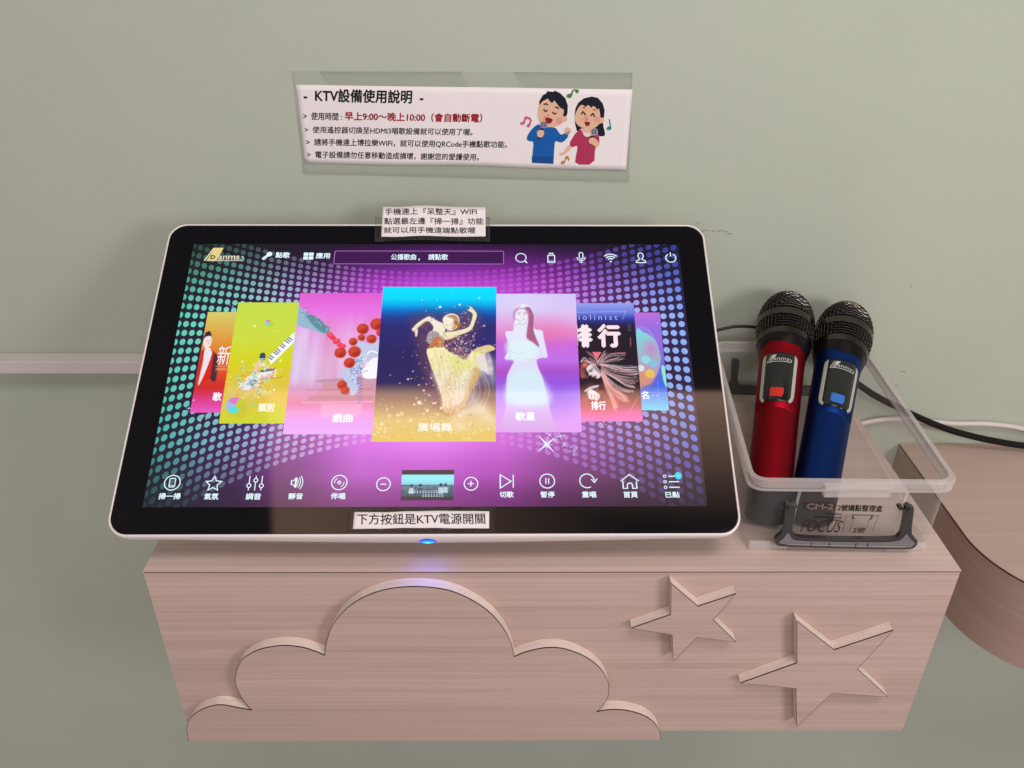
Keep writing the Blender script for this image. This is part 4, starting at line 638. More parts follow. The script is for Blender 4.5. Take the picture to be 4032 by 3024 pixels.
p.fill([tilt(-3.2, -4.2), tilt(-1.6, -3.9), tilt(-.4, -4.8), tilt(-1.6, -6.0), tilt(-2.6, -5.6)], (120,40,50), .85, .8); p.line([tilt(-4.4, -1.2), tilt(-3.6, -2.2), tilt(-2.8, -2.0)], .5, (120,84,92), .8, .6)
p.fill([q0+(-6, -9), q0+(0, -11), q0+(4, -9), q0+(1, -6.6), q0+(-3, -7.5)], (44,30,36), .8, 2.)
for i, h_ in enumerate(A['hair6']):
    for k in range(9):
        hh = np.array(h_, float); hh = hh+np.cumsum(r_.normal(0, .45, (len(h_), 2)), 0)+r_.normal(0, .9, 2); hh[0] = np.array(h_[0])*.6+(q0+(5, 4))*.4+r_.normal(0, .8, 2)
        far = i in (8, 9, 10, 11, 17)
        p.line(hh, r_.uniform(.18, .5), (([(238,120,116),(246,170,160),(250,220,220)] if far else [(250,238,242),(214,190,200),(240,150,140),(90,60,66)])[r_.integers(3 if far else 4)]), r_.uniform(.5, .95), .4)
p.fill(A['arm6'], (226,214,216), .9, .6); p.fill(A['hand6'], (240,230,230), 1, .6)
for i in range(4): q = np.array(A['hand6'][0])*(1-i/4)+np.array(A['hand6'][2])*i/4; p.line([q+(1, -1.2), q+(.6, -5)], .4, (90,60,60), .8, .4)
p.fill(A['tri'], (240,120,132), 1, .4, False)
p.line([(372, 190.2), (419, 191.4), (415.5, 182.6)], .55, (170,186,246), .9, .5, False)
for y in (176, 173.4, 171): p.line([(420.3, y), (422, y)], .5, (200,150,160), .8, .5, False)
p.line([(421.6, 163), (421.2, 154)], .8, (206,120,140), .8, .5, False); p.line([(425, 103), (414, 84)], .4, (250,190,200), .7, .5, False)
o = p.build(.24)
mbx = MB(); cl6 = lambda a, b: scr(a, b, .27)
x0, y0, x1, y1 = ST['行L']; put_text(mbx, '行', cl6, x0, y0, x1, y1, 0, .045, lc((252,226,236)))
v, f = text_mesh('排', .045)
x0, y0, x1, y1 = ST['排L']
put_text(mbx, '排', cl6, x0+.0, y0, x1, y1, 0, .045, lc((252,232,240)))
x0, y0, x1, y1 = ST['iolinist']; put_text(mbx, 'iolinist', cl6, x0, y0, x1, y1, 0, 0., lc((170,186,246)), spacing=1.5)
x0, y0, x1, y1 = ST['排行']; put_text(mbx, '排行', cl6, x0, y0, x1, y1, 0, .03, lc(W_))
join_card(o, mbx)
# card: singer in a white dress
p = Paint(294, 67.6, 372.3, 210.8)
p.vgrad([(0, (214,198,250)), (.12, (220,200,246)), (.22, (228,172,230)), (.30, (228,140,204)), (.38, (204,108,222)), (.5, (196,112,236)), (.58, (176,84,196)), (.66, (160,90,224)), (.74, (182,140,244)), (.85, (216,160,250)), (1, (226,156,244))])
p.mixm(np.clip(1-np.hypot((p.X-345)/34, (p.Y-168)/22), 0, 1)*.55, (238,112,168)); p.mixm(np.clip(1-np.hypot((p.X-352)/30, (p.Y-108)/32), 0, 1)*.6, (140,84,232)); p.mixm(np.clip(1-np.hypot((p.X-318)/40, (p.Y-206)/24), 0, 1)*.6, (222,226,255))
p.fill(A['singer'], (212,150,224), .8, 1.4); 
sg = [(q[0]*.985+np.array(A['singer'])[:, 0].mean()*.015, q[1]) for q in A['singer']]
fd = np.clip((p.Y-70)/40, 0, 1); p.fill(sg, (238,240,252), 1, .6, c2=(214,206,250), tex=.25+.75*fd)
p.fill([(306, 158), (334, 158), (330, 140), (310, 140)], (222,248,248), .7, 6.); p.fill([(312, 128), (334, 128), (346, 96), (306, 96)], (214,240,250), .7, 8.)
p.fill(A['singer_face'], (240,236,246), 1, .7); p.fill(A['singer_hair'], (166,76,120), .78, 2.4); p.line(A['singer_hair'][1:5], .8, (110,40,90), .6, .7); p.fill(A['singer_hair2'], (206,150,200), .8, 1.6)
for i in range(16):
    hs = np.array(A['singer_hair'])[1:5]*(1-i/16)+np.array([A['singer_hair'][k] for k in (0, 8, 7, 6)])*i/16+r_.normal(0, .3, (4, 2)); p.line(hs, .35, [(120,40,84),(214,130,170),(180,90,130)][i % 3], .6, .5)
q0 = np.array(A['singer_face']).mean(0)
p.line([q0+(-3.2, 2.2), q0+(-1.4, 2.4)], .7, (120,100,150), .9); p.line([q0+(2.2, 2.4), q0+(4, 2.6)], .7, (120,100,150), .9); p.line([q0+(1, -3.8), q0+(2.8, -3.6)], .8, (214,120,160), .9); p.line([q0+(.8, 1), q0+(1.3, -1.2)], .5, (200,170,210), .7)
p.line(A['singer_face'], .5, (190,160,214), .8, .5, closed=True); fc = np.array(A['singer_face']).mean(0); p.line([fc+(-6.2, -6), fc+(-6.8, 1), fc+(-5, 6.2), fc+(0, 8.6), fc+(5, 6.6), fc+(7, 1)], 1.7, (196,140,190), .65, 1.2); p.line([fc+(-3.6, 3.8), fc+(-1.2, 4.0)], .5, (140,90,140), .9, .4); p.line([fc+(2.0, 4.0), fc+(4.2, 4.2)], .5, (140,90,140), .9, .4); p.fill([q0+(-6, -3), q0+(-1, -5), q0+(-1.8, -8), q0+(-6.4, -9.5)], (236,238,250), 1, .6); p.line([q0+(-6, -3), q0+(-1.5, -5.2), q0+(-2.4, -7.8), q0+(-6.4, -9.8)], .5, (170,140,200), .9, .5)
for a, b in ((0, 3), ): p.line([(309, 150), (316, 146), (324, 147)], .5, (196,190,226), .7, .6)
p.line([(308, 162), (310, 146), (309, 139)], .5, (200,200,230), .7, .6); p.line([(336, 160), (338, 148), (337, 140)], .5, (200,200,230), .7, .6); p.line([(306, 139.2), (320, 141), (334, 139)], .5, (206,200,236), .6, .6)
o = p.build(.34); join_card(o, card_text(o, [('歌星', '歌星', .035, W_)], .37))
# card: bubbles on violet
p = Paint(424, 88.9, 451.2, 190.1)
p.vgrad([(0, (192,112,222)), (.14, (158,110,224)), (.4, (136,112,220)), (.62, (104,108,226)), (.76, (74,104,230)), (.88, (104,166,240)), (1, (124,220,246))])
p.fill(A['bubble7'], (124,222,226), 1, .8, c2=(214,130,170)); p.mixm(np.clip(1-np.hypot((p.X-430)/13, (p.Y-121)/14), 0, 1)*.9, (224,150,104)); p.mixm(np.clip(1-np.hypot((p.X-440)/9, (p.Y-152)/12), 0, 1)*.75, (214,120,200))
for k in range(4): p.line([(426, 171.5+k*1.3), (434, 171+k*1.3), (441, 165+k*1.5), (446, 152+k*1.5)], .35, (176,196,244), .6, .4)
p.disc(434, 140, 4.2, (150,222,236), .9, 1.); p.disc(441, 136, 4.2, (136,196,232), .9, 1.2); p.disc(437, 125.5, 4.6, (236,200,90), .9, 1.); p.disc(429, 131, 3.2, (220,240,250), .9, 1.)
p.fill([(448, 134), (453, 128), (453, 110), (449, 116)], (140,236,214), 1, .6)
p.line([(443, 118), (443, 92)], .3, (190,220,250), .7, .4, False); p.line([(427, 106), (451, 106)], .3, (190,220,250), .5, .4, False)
o = p.build(.16); mbx = card_text(o, [('名', '歌名', .03, W_)], .19)
for x in (438.0, 441.6): mbx.face([scr(a, b, .19) for a, b in circle(x, 103.4, .5, 10)], 0, lc(W_))
join_card(o, mbx)
# card: dancer in a swirling dress
p = Paint(188.4, 59.1, 296.6, 218.3)
p.vgrad([(0, (0,228,255)), (.08, (0,218,252)), (.13, (2,170,236)), (.17, (12,108,196)), (.21, (34,66,150)), (.27, (46,46,118)), (.45, (46,38,98)), (.64, (50,42,94)), (.675, (104,80,92)), (.74, (146,112,96)), (.80, (186,152,108)), (.87, (222,192,120)), (1, (228,198,96))])
p.mixm(np.clip((p.X-262)/34, 0, 1)*np.clip((.66-p.F())/.1, 0, 1)*np.clip((p.F()-.3)/.2, 0, 1)*.5, (70,70,150))
p.fill(A['trail'], (112,70,94), .85, 20., tex=.5+.5*p.noise(14, 20, 2))
p.fill([(268, 132), (296, 140), (297, 100), (270, 96)], (190,196,226), .75, 14., tex=p.noise(10, 16, 9)); p.fill([(258, 84), (284, 98), (296, 76), (262, 70)], (240,224,196), .8, 12., tex=p.noise(10, 16, 7)+.2)
for i in range(620):
    P0 = np.array(A['trail']); a = r_.dirichlet(np.ones(len(P0))*.35)@P0+r_.normal(0, 3, 2)
    p.disc(a[0], a[1], abs(r_.normal(0, .42))+.15, [(250,214,216),(206,140,140),(255,240,235),(150,90,100),(176,150,200)][r_.integers(5)], r_.uniform(.4, .9), .5)
for i in range(240):
    a = (r_.uniform(189, 296), 62+abs(r_.normal(0, 17))); p.disc(a[0], a[1], abs(r_.normal(0, .6))+.2, [(255,240,190),(244,210,140),(255,230,210)][r_.integers(3)], r_.uniform(.25, .75), .7)
for a in ((228.0, 96.6, 1.7), (223.8, 94.6, 1.0), (235.6, 88.8, 1.3), (248, 91, 1.3), (243.5, 196, 1.3), (262, 198.5, 1.0), (280.5, 206, .8)): p.disc(*a, (236,252,250) if a[1] > 150 else (255,232,216), .95, .6)
sk = (244,236,214); gold_n = p.noise(26, 40, 21); fine = p.noise(70, 100, 22)
p.fill(A['legs'], (206,154,92), .95, 1.2)
p.fill(A['dress'], (246,240,176), 1, .8, c2=(238,214,170)); p.fill(A['skirtveil'], (240,234,196), .8, 8., c2=(232,206,206))
p.fill(A['dress'], (214,172,92), .38, 4., tex=np.clip((p.noise(44, 9, 31)-.45)*3, 0, 1)); p.fill(A['dress'], (255,252,236), .6, 2., tex=np.clip((fine-.6)*4, 0, 1))
p.fill([(252, 146), (272, 140), (282, 132), (260, 128)], (228,232,130), .6, 10.); p.fill([(278, 140), (290, 148), (294, 124), (282, 130)], (232,220,226), .8, 3., tex=.5+.5*gold_n)
for i in range(26):
    x = 242.5+i*1.45; c = [(206,170,96),(255,250,226),(226,206,140)][i % 3]; k = r_.normal(0, 1.2)
    p.line([(x-1.5-i*.05, 150-i*.55), (x+2+i*.3+k, 128-i*.3), (x+5+i*.3+k, 106), (x+4+i*.1, 92)], r_.uniform(.3, .7), c, r_.uniform(.25, .55), .9)
p.fill(A['legs'], (206,150,86), .5, 2.5); p.fill(A['bodice'], (196,104,44), 1, 1.); p.fill(A['torso'], (224,214,200), .8, 1.2, tex=.6+.4*fine); p.fill(A['bodice'], (186,96,42), .85, 1.4, tex=.5+.5*fine); p.fill(A['chest'], sk, 1, .8)
for k in ('arm_left', 'hand_left', 'arm_right', 'head', 'foot'):
    p.line(A[k], .9, (150,110,90), .55, .9, closed=True); p.fill(A[k], (244,232,196) if k in ('arm_right', 'foot') else sk, 1, .6)
    p.fill(np.array(A[k])*.5+(np.array(A[k]).mean(0)+(0, -1.0))*.5, (214,170,110), .35, 3.)
p.line([A['arm_right'][0], A['arm_right'][13], A['arm_right'][12]], 1.2, (206,168,96), .7, 1.4); p.line([A['arm_left'][6], A['arm_left'][5], A['arm_left'][4]], .9, (200,160,110), .6, 1.2)
p.fill(A['foot'], (222,190,120), .6, 1.5)
hs = np.array(A['hairshade']); hs = hs*.7+(hs.mean(0)+(1.2, -1.0))*.3; p.fill(hs, (186,116,58), .8, 2.6, tex=.45+.55*fine); hd = np.array(A['head']); hc = hd.mean(0); p.fill([hc+(-3.6, 6.2), hc+(0, 7.6), hc+(5.2, 6.4), hc+(7.4, 1.5), hc+(6.2, -3.6), hc+(3.2, -2.0), hc+(2.2, 2.2), hc+(-1.2, 4.6)], (150,92,46), .8, 1.6, tex=.55+.45*fine); p.fill([hc+(6.4, -2), hc+(9.6, -1), hc+(10.2, -4.6), hc+(7.0, -6)], (168,104,54), .8, 1.6); p.line([hc+(-3.6, 1.4), hc+(-2.0, 1.0)], .55, (110,70,50), .9, .5); p.line([hc+(-4.0, -3.4), hc+(-2.6, -3.2)], .6, (190,90,70), .9, .5); p.line([hc+(-4.6, -.6), hc+(-4.0, -1.8)], .4, (200,160,120), .8, .5); q0 = np.array(A['head']).mean(0); p.fill([q0+(-5, 0), q0+(-2, 4), q0+(3, 3), q0+(-1, -3)], (252,246,234), .7, 2.5)
for i in range(420):
    a = r_.normal((254, 128), (17, 32)); p.disc(a[0], a[1], abs(r_.normal(0, .38))+.12, [(255,236,220),(236,190,140),(255,250,240),(190,130,100)][r_.integers(4)], r_.uniform(.3, .8), .5)
for i in range(26):
    a = r_.normal((246, 118), (9, 22)); p.disc(a[0], a[1], r_.uniform(.6, 1.1), (255,232,214), .85, .7)
for e in (0, -1): p.I[e, :] = (240,226,214) if e == 0 else p.I[e, :]*.7+60
o = p.build(.46); join_card(o, card_text(o, [('廣場舞', '廣場舞', .012, (250,252,246))], .49))

# --- menu icons
IC = D['IC']; WC = lc((226,250,255)); dI = .52
sp3 = lambda a, b: scr(a, b, dI)
def st(mb, pts, w, closed=False, c=WC): v, f = ribbon(pts, w, closed); mb.add([sp3(a, b) for a, b in v], f, 0, c)
def ring(mb, x, y, r, w, c=WC, n=32): st(mb, circle(x, y, r, n), w, True, c)
def dot(mb, x, y, r, c=WC): mb.face([sp3(a, b) for a, b in circle(x, y, r, 16)], 0, c)
def cap(mb, k, bold=.03, c=WC): x0, y0, x1, y1 = ST[k]; put_text(mb, k, sp3, x0, y0, x1, y1, 0, bold, c)
def icon(mb, nm): return TP(mb, nm, GLOW, disp, col=True)
gold = lc((236,208,136)); cream = lc((226,220,196))
mb = MB(); mb.face([sp3(*q) for q in IC['logo_bar']][::-1], 0, gold); mb.face([sp3(*q) for q in IC['logo_line']][::-1], 0, cream)
put_text(mb, 'anms', sp3, 26.1, 249.4, 46.9, 254.0, 0, .03, cream)
x0, y0 = IC['logo_D'][0]; x1, y1 = IC['logo_D'][1]; put_text(mb, 'D', lambda a, b: scr(a, b, dI+.04), x0-.4, y0, x1+.2, y1, 0, .05, lc((40,44,40)))
st(mb, [(15.6, 248.2), (30, 248.3), (47, 248.35), (49.6, 248.8), (50.9, 250.6), (50.2, 252.6), (48.3, 253.2)], .8, c=cream); icon(mb, 'brand_logo')
mb = MB(); (a, b, c_) = IC['mic']; dot(mb, a[0], a[1], 2.7); st(mb, [(a[0]-1.2, a[1]-1.2), (b[0]+.3, b[1]+.3)], 2.6); cap(mb, '點歌'); icon(mb, 'menu_tab')
mb = MB(); (x0, y1), (x1, y0) = IC['grid']
for i in (0, 1):
    for j in (0, 1):
        cx, cy = x0+(x1-x0)*(.25+.5*i), y0+(y1-y0)*(.25+.5*j); mb.face([sp3(p_, q_) for p_, q_ in rrect(cx-2.3, cy-1.9, cx+2.3, cy+1.9, .7, 3)], 0, WC)
cap(mb, '應用'); icon(mb, 'menu_tab')
mb = MB(); mb.face([scr(a, b, .12) for a, b in rrect(138.8, 244.6, 303.6, 259.6, 1.2, 4)], 0, lc((64,22,80)))
st(mb, rrect(138.8, 244.6, 303.6, 259.6, 1.2, 4), .5, True, lc((196,130,214)))
put_text(mb, '公播歌曲', sp3, 193.7, 249.2, 218.3, 256.2, 0, .02, WC); put_text(mb, ',', sp3, 220.6, 248.3, 222.0, 250.9, 0, .02, WC); put_text(mb, '請點歌', sp3, 230.2, 249.2, 249.4, 256.2, 0, .02, WC); icon(mb, 'search_bar')
mb = MB(); x, y = IC['search'][0]; ring(mb, x, y, 5.0, .95); st(mb, [IC['search'][2], IC['search'][3]], 1.2); icon(mb, 'menu_icon')
mb = MB(); st(mb, [(346.8, 246.4), (353.4, 246.4), (353.4, 254.6), (346.8, 254.6)], .9, True); st(mb, [(348.3, 254.6), (348.3, 257.2), (352, 257.2), (352, 254.6)], .9); st(mb, [(347.3, 248.0), (353, 248.0)], .7); dot(mb, 349.5, 255.8, .4); dot(mb, 350.9, 255.8, .4); icon(mb, 'menu_icon')
mb = MB(); st(mb, rrect(377.5, 250.4, 381.1, 258.2, 1.7, 5), .95, True); st(mb, [(375.2, 252.6), (375.9, 250.2), (377.8, 248.6), (380.6, 248.6), (382.6, 250.2), (383.3, 252.6)], .9); st(mb, [(379.2, 248.5), (379.1, 246.6)], .9); st(mb, [(377.5, 246.6), (380.8, 246.6)], .8); icon(mb, 'menu_icon')
mb = MB(); x, y = 408.0, 247.6; dot(mb, x, y, 1.0)
for r in (3.4, 6.0, 8.6): st(mb, circle(x, y, r, 12, math.radians(45), math.radians(135), False), 1.25)
icon(mb, 'menu_icon')
mb = MB(); st(mb, [(436.6, 250.2), (435.0, 253.4), (435.4, 256.6), (437.6, 258.0), (439.8, 256.6), (440.2, 253.4), (438.6, 250.2), (442.0, 248.4), (442.6, 246.8), (437.6, 246.2), (432.6, 246.8), (433.2, 248.4)], .95, True); icon(mb, 'menu_icon')
mb = MB(); x, y = 467.0, 251.8; st(mb, circle(x, y, 4.9, 26, math.radians(118), math.radians(422), False), 1.05); st(mb, [(x, y+1.8), (x, y+6.6)], 1.1); icon(mb, 'menu_icon')
nm = 'control_button'
mb = MB(); x, y = IC['scan'][0]; ring(mb, x, y, 6.6, .9); st(mb, rrect(x-2.4, y-3.9, x+2.4, y+3.9, .8, 3), .8, True); st(mb, [(x-2.2, y-2.6), (x+2.2, y-2.6)], .6); cap(mb, '掃一掃'); icon(mb, nm)
mb = MB(); x, y = IC['star'][0]; x = 56.6
st(mb, [(x+(6.9 if i % 2 == 0 else 3.3)*math.sin(i*math.pi/5), y-.3+(6.9 if i % 2 == 0 else 3.3)*math.cos(i*math.pi/5)) for i in range(10)], .95, True); cap(mb, '氣氛'); icon(mb, nm)
mb = MB()
for x, yk in ((86.7, 18.9), (92.0, 23.6), (97.3, 18.7)):
    st(mb, [(x, 27.6), (x, yk+1.7)], .85); st(mb, [(x, yk-1.7), (x, 14.6)], .85); ring(mb, x, yk, 1.7, .85, n=16)
cap(mb, '調音'); icon(mb, nm)
mb = MB(); st(mb, [(122.6, 19.6), (124.2, 19.6), (126.2, 17.0), (126.2, 26.0), (124.2, 23.4), (122.6, 23.4)], .8, True)
for k in range(3): st(mb, circle(122.6, 21.5, 5.6+2.0*k, 10, math.radians(-38), math.radians(38), False), .75)
cap(mb, '靜音'); icon(mb, nm)
mb = MB(); x, y = IC['disc'][0]; ring(mb, x, y, 6.5, .9); ring(mb, x, y, 1.2, .9, n=14); st(mb, circle(x, y, 4.0, 8, 2.0, 3.3, False), .7); st(mb, circle(x, y, 4.0, 8, 5.1, 6.4, False), .7); cap(mb, '伴唱'); icon(mb, nm)
mb = MB(); x, y = IC['minus'][0]; ring(mb, x, y, 5.8, .9); st(mb, [(x-2.6, y), (x+2.6, y)], .9); icon(mb, nm)
mb = MB(); x, y = IC['plus'][0]; ring(mb, x, y, 5.8, .9); st(mb, [(x-2.6, y), (x+2.6, y)], .9); st(mb, [(x, y-2.6), (x, y+2.6)], .9); icon(mb, nm)
mb = MB(); st(mb, [(300.6, 28.3), (300.6, 16.2), (309.8, 22.3)], .95, True); st(mb, [(311.7, 28.3), (311.7, 16.6)], .95); cap(mb, '切歌'); icon(mb, nm)
mb = MB(); x, y = IC['pause'][0]; ring(mb, x, y, 6.3, .95); st(mb, [(x-1.2, y-2.6), (x-1.2, y+2.6)], .9); st(mb, [(x+1.2, y-2.6), (x+1.2, y+2.6)], .9); cap(mb, '暫停'); icon(mb, nm)
mb = MB(); x, y = IC['replay'][0]; st(mb, circle(x, y, 6.2, 24, math.radians(5), math.radians(300), False), .95); st(mb, [(378.6, 24.2), (381.2, 21.2), (383.6, 24.6)], .95); cap(mb, '重唱'); icon(mb, nm)
mb = MB(); st(mb, [(403.8, 22.4), (411.4, 28.3), (419.2, 22.4)], .95); st(mb, [(405.6, 22.6), (405.6, 15.8), (409.2, 15.8), (409.2, 19.2), (410.2, 20.4), (412.6, 20.4), (413.6, 19.2), (413.6, 15.8), (417.2, 15.8), (417.2, 22.6)], .95); cap(mb, '首頁'); icon(mb, nm)
mb = MB()
for y in (26.7, 21.7, 16.7): ring(mb, 441.8, y, 1.15, .7, n=14); st(mb, [(445.0, y), (453.8, y)], .95)
mb.face([scr(a, b, dI+.04) for a, b in circle(453.6, 27.1, 3.3, 22)], 0, lc((40,214,232))); v, f = ribbon(circle(453.6, 27.1, .8, 12), .4, True); mb.add([scr(a, b, dI+.08) for a, b in v], f, 0, lc((190,250,255)))
cap(mb, '已點'); icon(mb, nm)
# little video window
p = Paint(216.2, 5.6, 261.0, 32.8, .35)
p.vgrad([(0, (70,52,66)), (.15, (70,52,66)), (.16, (150,236,246)), (.32, (150,238,246)), (.48, (140,216,232)), (.50, (96,120,136)), (.55, (112,134,148)), (.8, (70,96,116)), (.86, (74,96,112)), (.88, (66,56,66)), (1, (62,50,62))])
p.mixm(np.clip((p.noise(22, 10, 3)-.5)*2, 0, 1)*((p.F() > .5) & (p.F() < .86))*.7, (40,62,84))
for x, y, s_ in ((225, 16.5, 1), (232.5, 16.5, 1.1), (250, 17, 1.1), (254, 17.2, 1)):
    p.disc(x, y+2.2*s_, 1.2*s_, (40,56,72), 1, .5); p.fill([(x-1.8*s_, y), (x+1.8*s_, y), (x+2*s_, y-5*s_), (x-2*s_, y-5*s_)], (196,222,232) if x != 232.5 else (60,84,100), .9, .5, False)
for i, y in enumerate((13.2, 9.8)):
    for k in range(11 if i == 0 else 8): 
        x = 222.5+12*i+k*2.35; p.line([(x, y-.8), (x+1.4, y-.8)], .35, (226,250,255), .9, .3, False); p.line([(x+.7, y-1.2), (x+.7, y+1)], .35, (226,250,255), .9, .3, False); p.line([(x, y+.7), (x+1.5, y+.5)], .3, (226,250,255), .9, .3, False)
o = grid_mesh('video_window', p.x0, p.y0, p.w, p.h, p.nx, p.ny, np.clip(p.I, 0, 255), .30, disp)
# sparkles
def spark(mb, x, y, r, rot=0., c=(236,240,255)):
    for k in range(4):
        a = rot+k*math.pi/2; b = a+math.pi/2
        mb.face([sp3(x+r*math.cos(a), y+r*math.sin(a)), sp3(x+.12*r*math.cos(a+math.pi/4), y+.12*r*math.sin(a+math.pi/4)), sp3(x, y), sp3(x+.12*r*math.cos(a-math.pi/4), y+.12*r*math.sin(a-math.pi/4))][::-1], 0, lc(c))
mb = MB(); spark(mb, 341.2, 56.2, 11.5, math.radians(40)); spark(mb, 341.2, 56.2, 7, math.radians(85), (200,206,255)); dot(mb, 341.2, 56.2, 1.2, lc((240,244,255))); icon(mb, 'sparkle')
for x, y, r in ((344, 65, 4), (353.5, 64, 5), (348.6, 60, 4), (356.5, 56, 4), (362, 54, 2.2), (365, 50.5, 3), (367, 52.5, 2.2), (361, 49.5, 2), (364.5, 46.5, 1.8), (389, 76, 2), (392, 77, 2), (397, 73.4, 2.2), (394, 75, 1.6), (390, 73, 1.4),
                (24, 91, 3), (20, 88, 2), (27, 99, 2), (38, 84, 2.5), (41, 81, 2), (36, 79, 2), (26, 166, 1.8), (48, 196, 1.8), (45, 198, 1.4), (448, 178, 1.6)): mb = MB(); spark(mb, x, y, r, r, (214,214,250)); icon(mb, 'sparkle')

# ---------------------------------------------------------------- paper notes taped to the screen
paper = pmat('paper', (.87, .84, .85), rough=.75, spec=.2, noise=.012, nscale=90)
inkm = pmat('black_ink', (.014, .013, .016), rough=.7, spec=.2)
redink = pmat('red_ink', (.42, .02, .03), rough=.7, spec=.2)
film = clear_mat('clear_film', (.98, .98, .975), .05, .06, .5, (.10, .095, .09), spec=1.)
def sheet(name, poly, place, mat, parent, nx=40, ny=8):
    """a gently curved sheet cut to a 2D outline (quad-like outline, rows of matching points)"""
    mb = MB(); mb.face([place(x, y) for x, y in poly]); return adopt(mb.build(name, mat), parent)
def strip(name, top, bot, place, mat, parent, nx=48, ny=6, back=None):
    """sheet between an upper and a lower edge polyline"""
    top = catmull(top, 8, False); bot = catmull(bot, 8, False)
    def at(c, t):
        s = np.r_[0, np.cumsum(np.linalg.norm(np.diff(c, axis=0), axis=1))]; s /= s[-1]; return np.array([np.interp(t, s, c[:, 0]), np.interp(t, s, c[:, 1])])
    mb = MB(); vs = []
    for j in range(ny+1):
        for i in range(nx+1):
            q = at(top, i/nx)*(1-j/ny)+at(bot, i/nx)*j/ny; vs.append(place(q[0], q[1]))
    fs = [(j*(nx+1)+i, (j+1)*(nx+1)+i, (j+1)*(nx+1)+i+1, j*(nx+1)+i+1) for j in range(ny) for i in range(nx)]
    mb.add(vs, fs); o = mb.build(name, mat, smooth=True)
    sd_ = o.modifiers.new('thickness', 'SOLIDIFY'); sd_.thickness = .00012; sd_.offset = -1
    return adopt(o, parent)
def text3(mb, body, tri, place, mi=0, bold=0.):
    (bl, br, tl) = [np.array(q) for q in tri]
    v, f = text_mesh(body); w = bold*np.linalg.norm(tl-bl)
    for dx, dy in bold_steps(w): mb.add([place(*(bl+(br-bl)*a+(tl-bl)*b+np.array((dx, dy)))) for a, b in v], f, mi)
N = D['N']
note = empty('paper_note', scr(235, 295)); tag(note, 'white paper slip of three text lines taped over the top edge of the touch screen', 'paper note')
wav = lambda x, y: .55+.35*math.sin(x*.09+.6)+(.0 if y < 290 else (y-290)*.035)
strip('clear_tape', [(175.4, 300.5), (230, 300.4), (290.0, 300.0)], N['top_film'][2:][::-1], lambda x, y: scr(x, y, wav(x, y)+.05), film, note)
tp = N['top_paper']; strip('paper', tp[:6], tp[6:][::-1], lambda x, y: scr(x, y, wav(x, y)+.25), paper, note)
mb = MB()
for k, tri in N['top_text'].items(): text3(mb, k, tri, lambda x, y: scr(x, y, wav(x, y)+.42), 0, .012)
adopt(mb.build('lettering', inkm), note)
note2 = empty('paper_note', scr(235, -12)); tag(note2, 'white paper strip taped under the picture above the blue power button', 'paper note')
wav2 = lambda x, y: .5+.30*math.sin(x*.11)+.22*math.sin(x*.23+1)
bf = N['bot_film']; strip('clear_tape', bf[:3], bf[3:][::-1], lambda x, y: scr(x, y, wav2(x, y)-.22), film, note2)
bp_ = N['bot_paper']; strip('paper', bp_[:5], bp_[5:][::-1], lambda x, y: scr(x, y, wav2(x, y)), paper, note2)
mb = MB()
for k, tri in N['bot_text'].items(): text3(mb, k, tri, lambda x, y: scr(x, y, wav2(x, y)+.17), 0, .010)
adopt(mb.build('lettering', inkm), note2)

# ---------------------------------------------------------------- laminated notice on the wall
W = D['W']
poster = empty('wall_notice', (-.077, YW, .285)); tag(poster, 'long laminated notice with red and black lines and two cartoon singers on the wall', 'notice')
def yo(x, z):                       # how far the notice stands off the wall (mm)
    t = max(0., (275-z)/35.)
    return .7+1.1*t*t*(.7+.3*math.sin(x*.02))+.35*math.sin(x*.035+z*.02)
pw = lambda off: (lambda x, z: (x/1000, YW-(yo(x, z)+off)/1000, z/1000))
fm = W['film']
film2 = clear_mat('laminate_film', (.99, .992, .99), .40, .03, .32, (.40, .43, .37), spec=.5)
ftop = [fm[0], fm[1], (fm[2][0]-8, fm[2][1]+.3), (fm[2][0]-1.5, fm[2][1]-1.2), fm[3]]
strip('laminate_film', [fm[0], fm[1], fm[2]], [fm[7], fm[6], fm[5], fm[4]], pw(-.35), film2, poster, 60, 14)
strip('paper', W['paper'][:3], W['paper'][3:][::-1], pw(.0), paper, poster, 60, 14)
mb = MB()
for k, tri in W['text'].items():
    if k.startswith('早'): continue
    text3(mb, k, tri, pw(.14), 0, .030 if k.startswith('-') else .018)
adopt(mb.build('lettering', inkm), poster)
mb = MB(); text3(mb, '早上9:00～晚上10:00（會自動斷電）', W['text']['早上9:00～晚上10:00（會自動斷電）'], pw(.14), 0, .032); r_l = adopt(mb.build('lettering', redink), poster); r_l['label'] = 'red line giving the opening hours'
art = W['art']
def ac(name, c): return pmat('print_'+name, c, rough=.75, spec=.2)
skin = ac('skin', (.78, .50, .335)); hairm = ac('hair', (.010, .012, .022)); blue = ac('blue', (.008, .115, .42)); blue2 = ac('deep_blue', (.008, .075, .29)); redm = ac('red', (.44, .038, .105)); mouth = ac('mouth', (.27, .012, .022)); micg = ac('mic_grey', (.33, .33, .43)); white = ac('white', (.78, .76, .75)); blush = ac('blush', (.76, .36, .29)); line_ = ac('line', (.02, .015, .02)); brown = ac('brown', (.16, .04, .03))
pink = ac('note_pink', (.58, .12, .27)); green = ac('note_green', (.06, .24, .05)); teal = ac('note_teal', (.02, .25, .25)); orange = ac('note_orange', (.52, .25, .03))
AM = [skin, hairm, blue, redm, mouth, micg, white, blush, line_, brown, pink, green, teal, orange, blue2]
SKN, HAI, BLU, RED, MOU, MIC, WHI, BSH, LIN, BRO, PNK, GRN, TEA, ORA, BL2 = range(15)
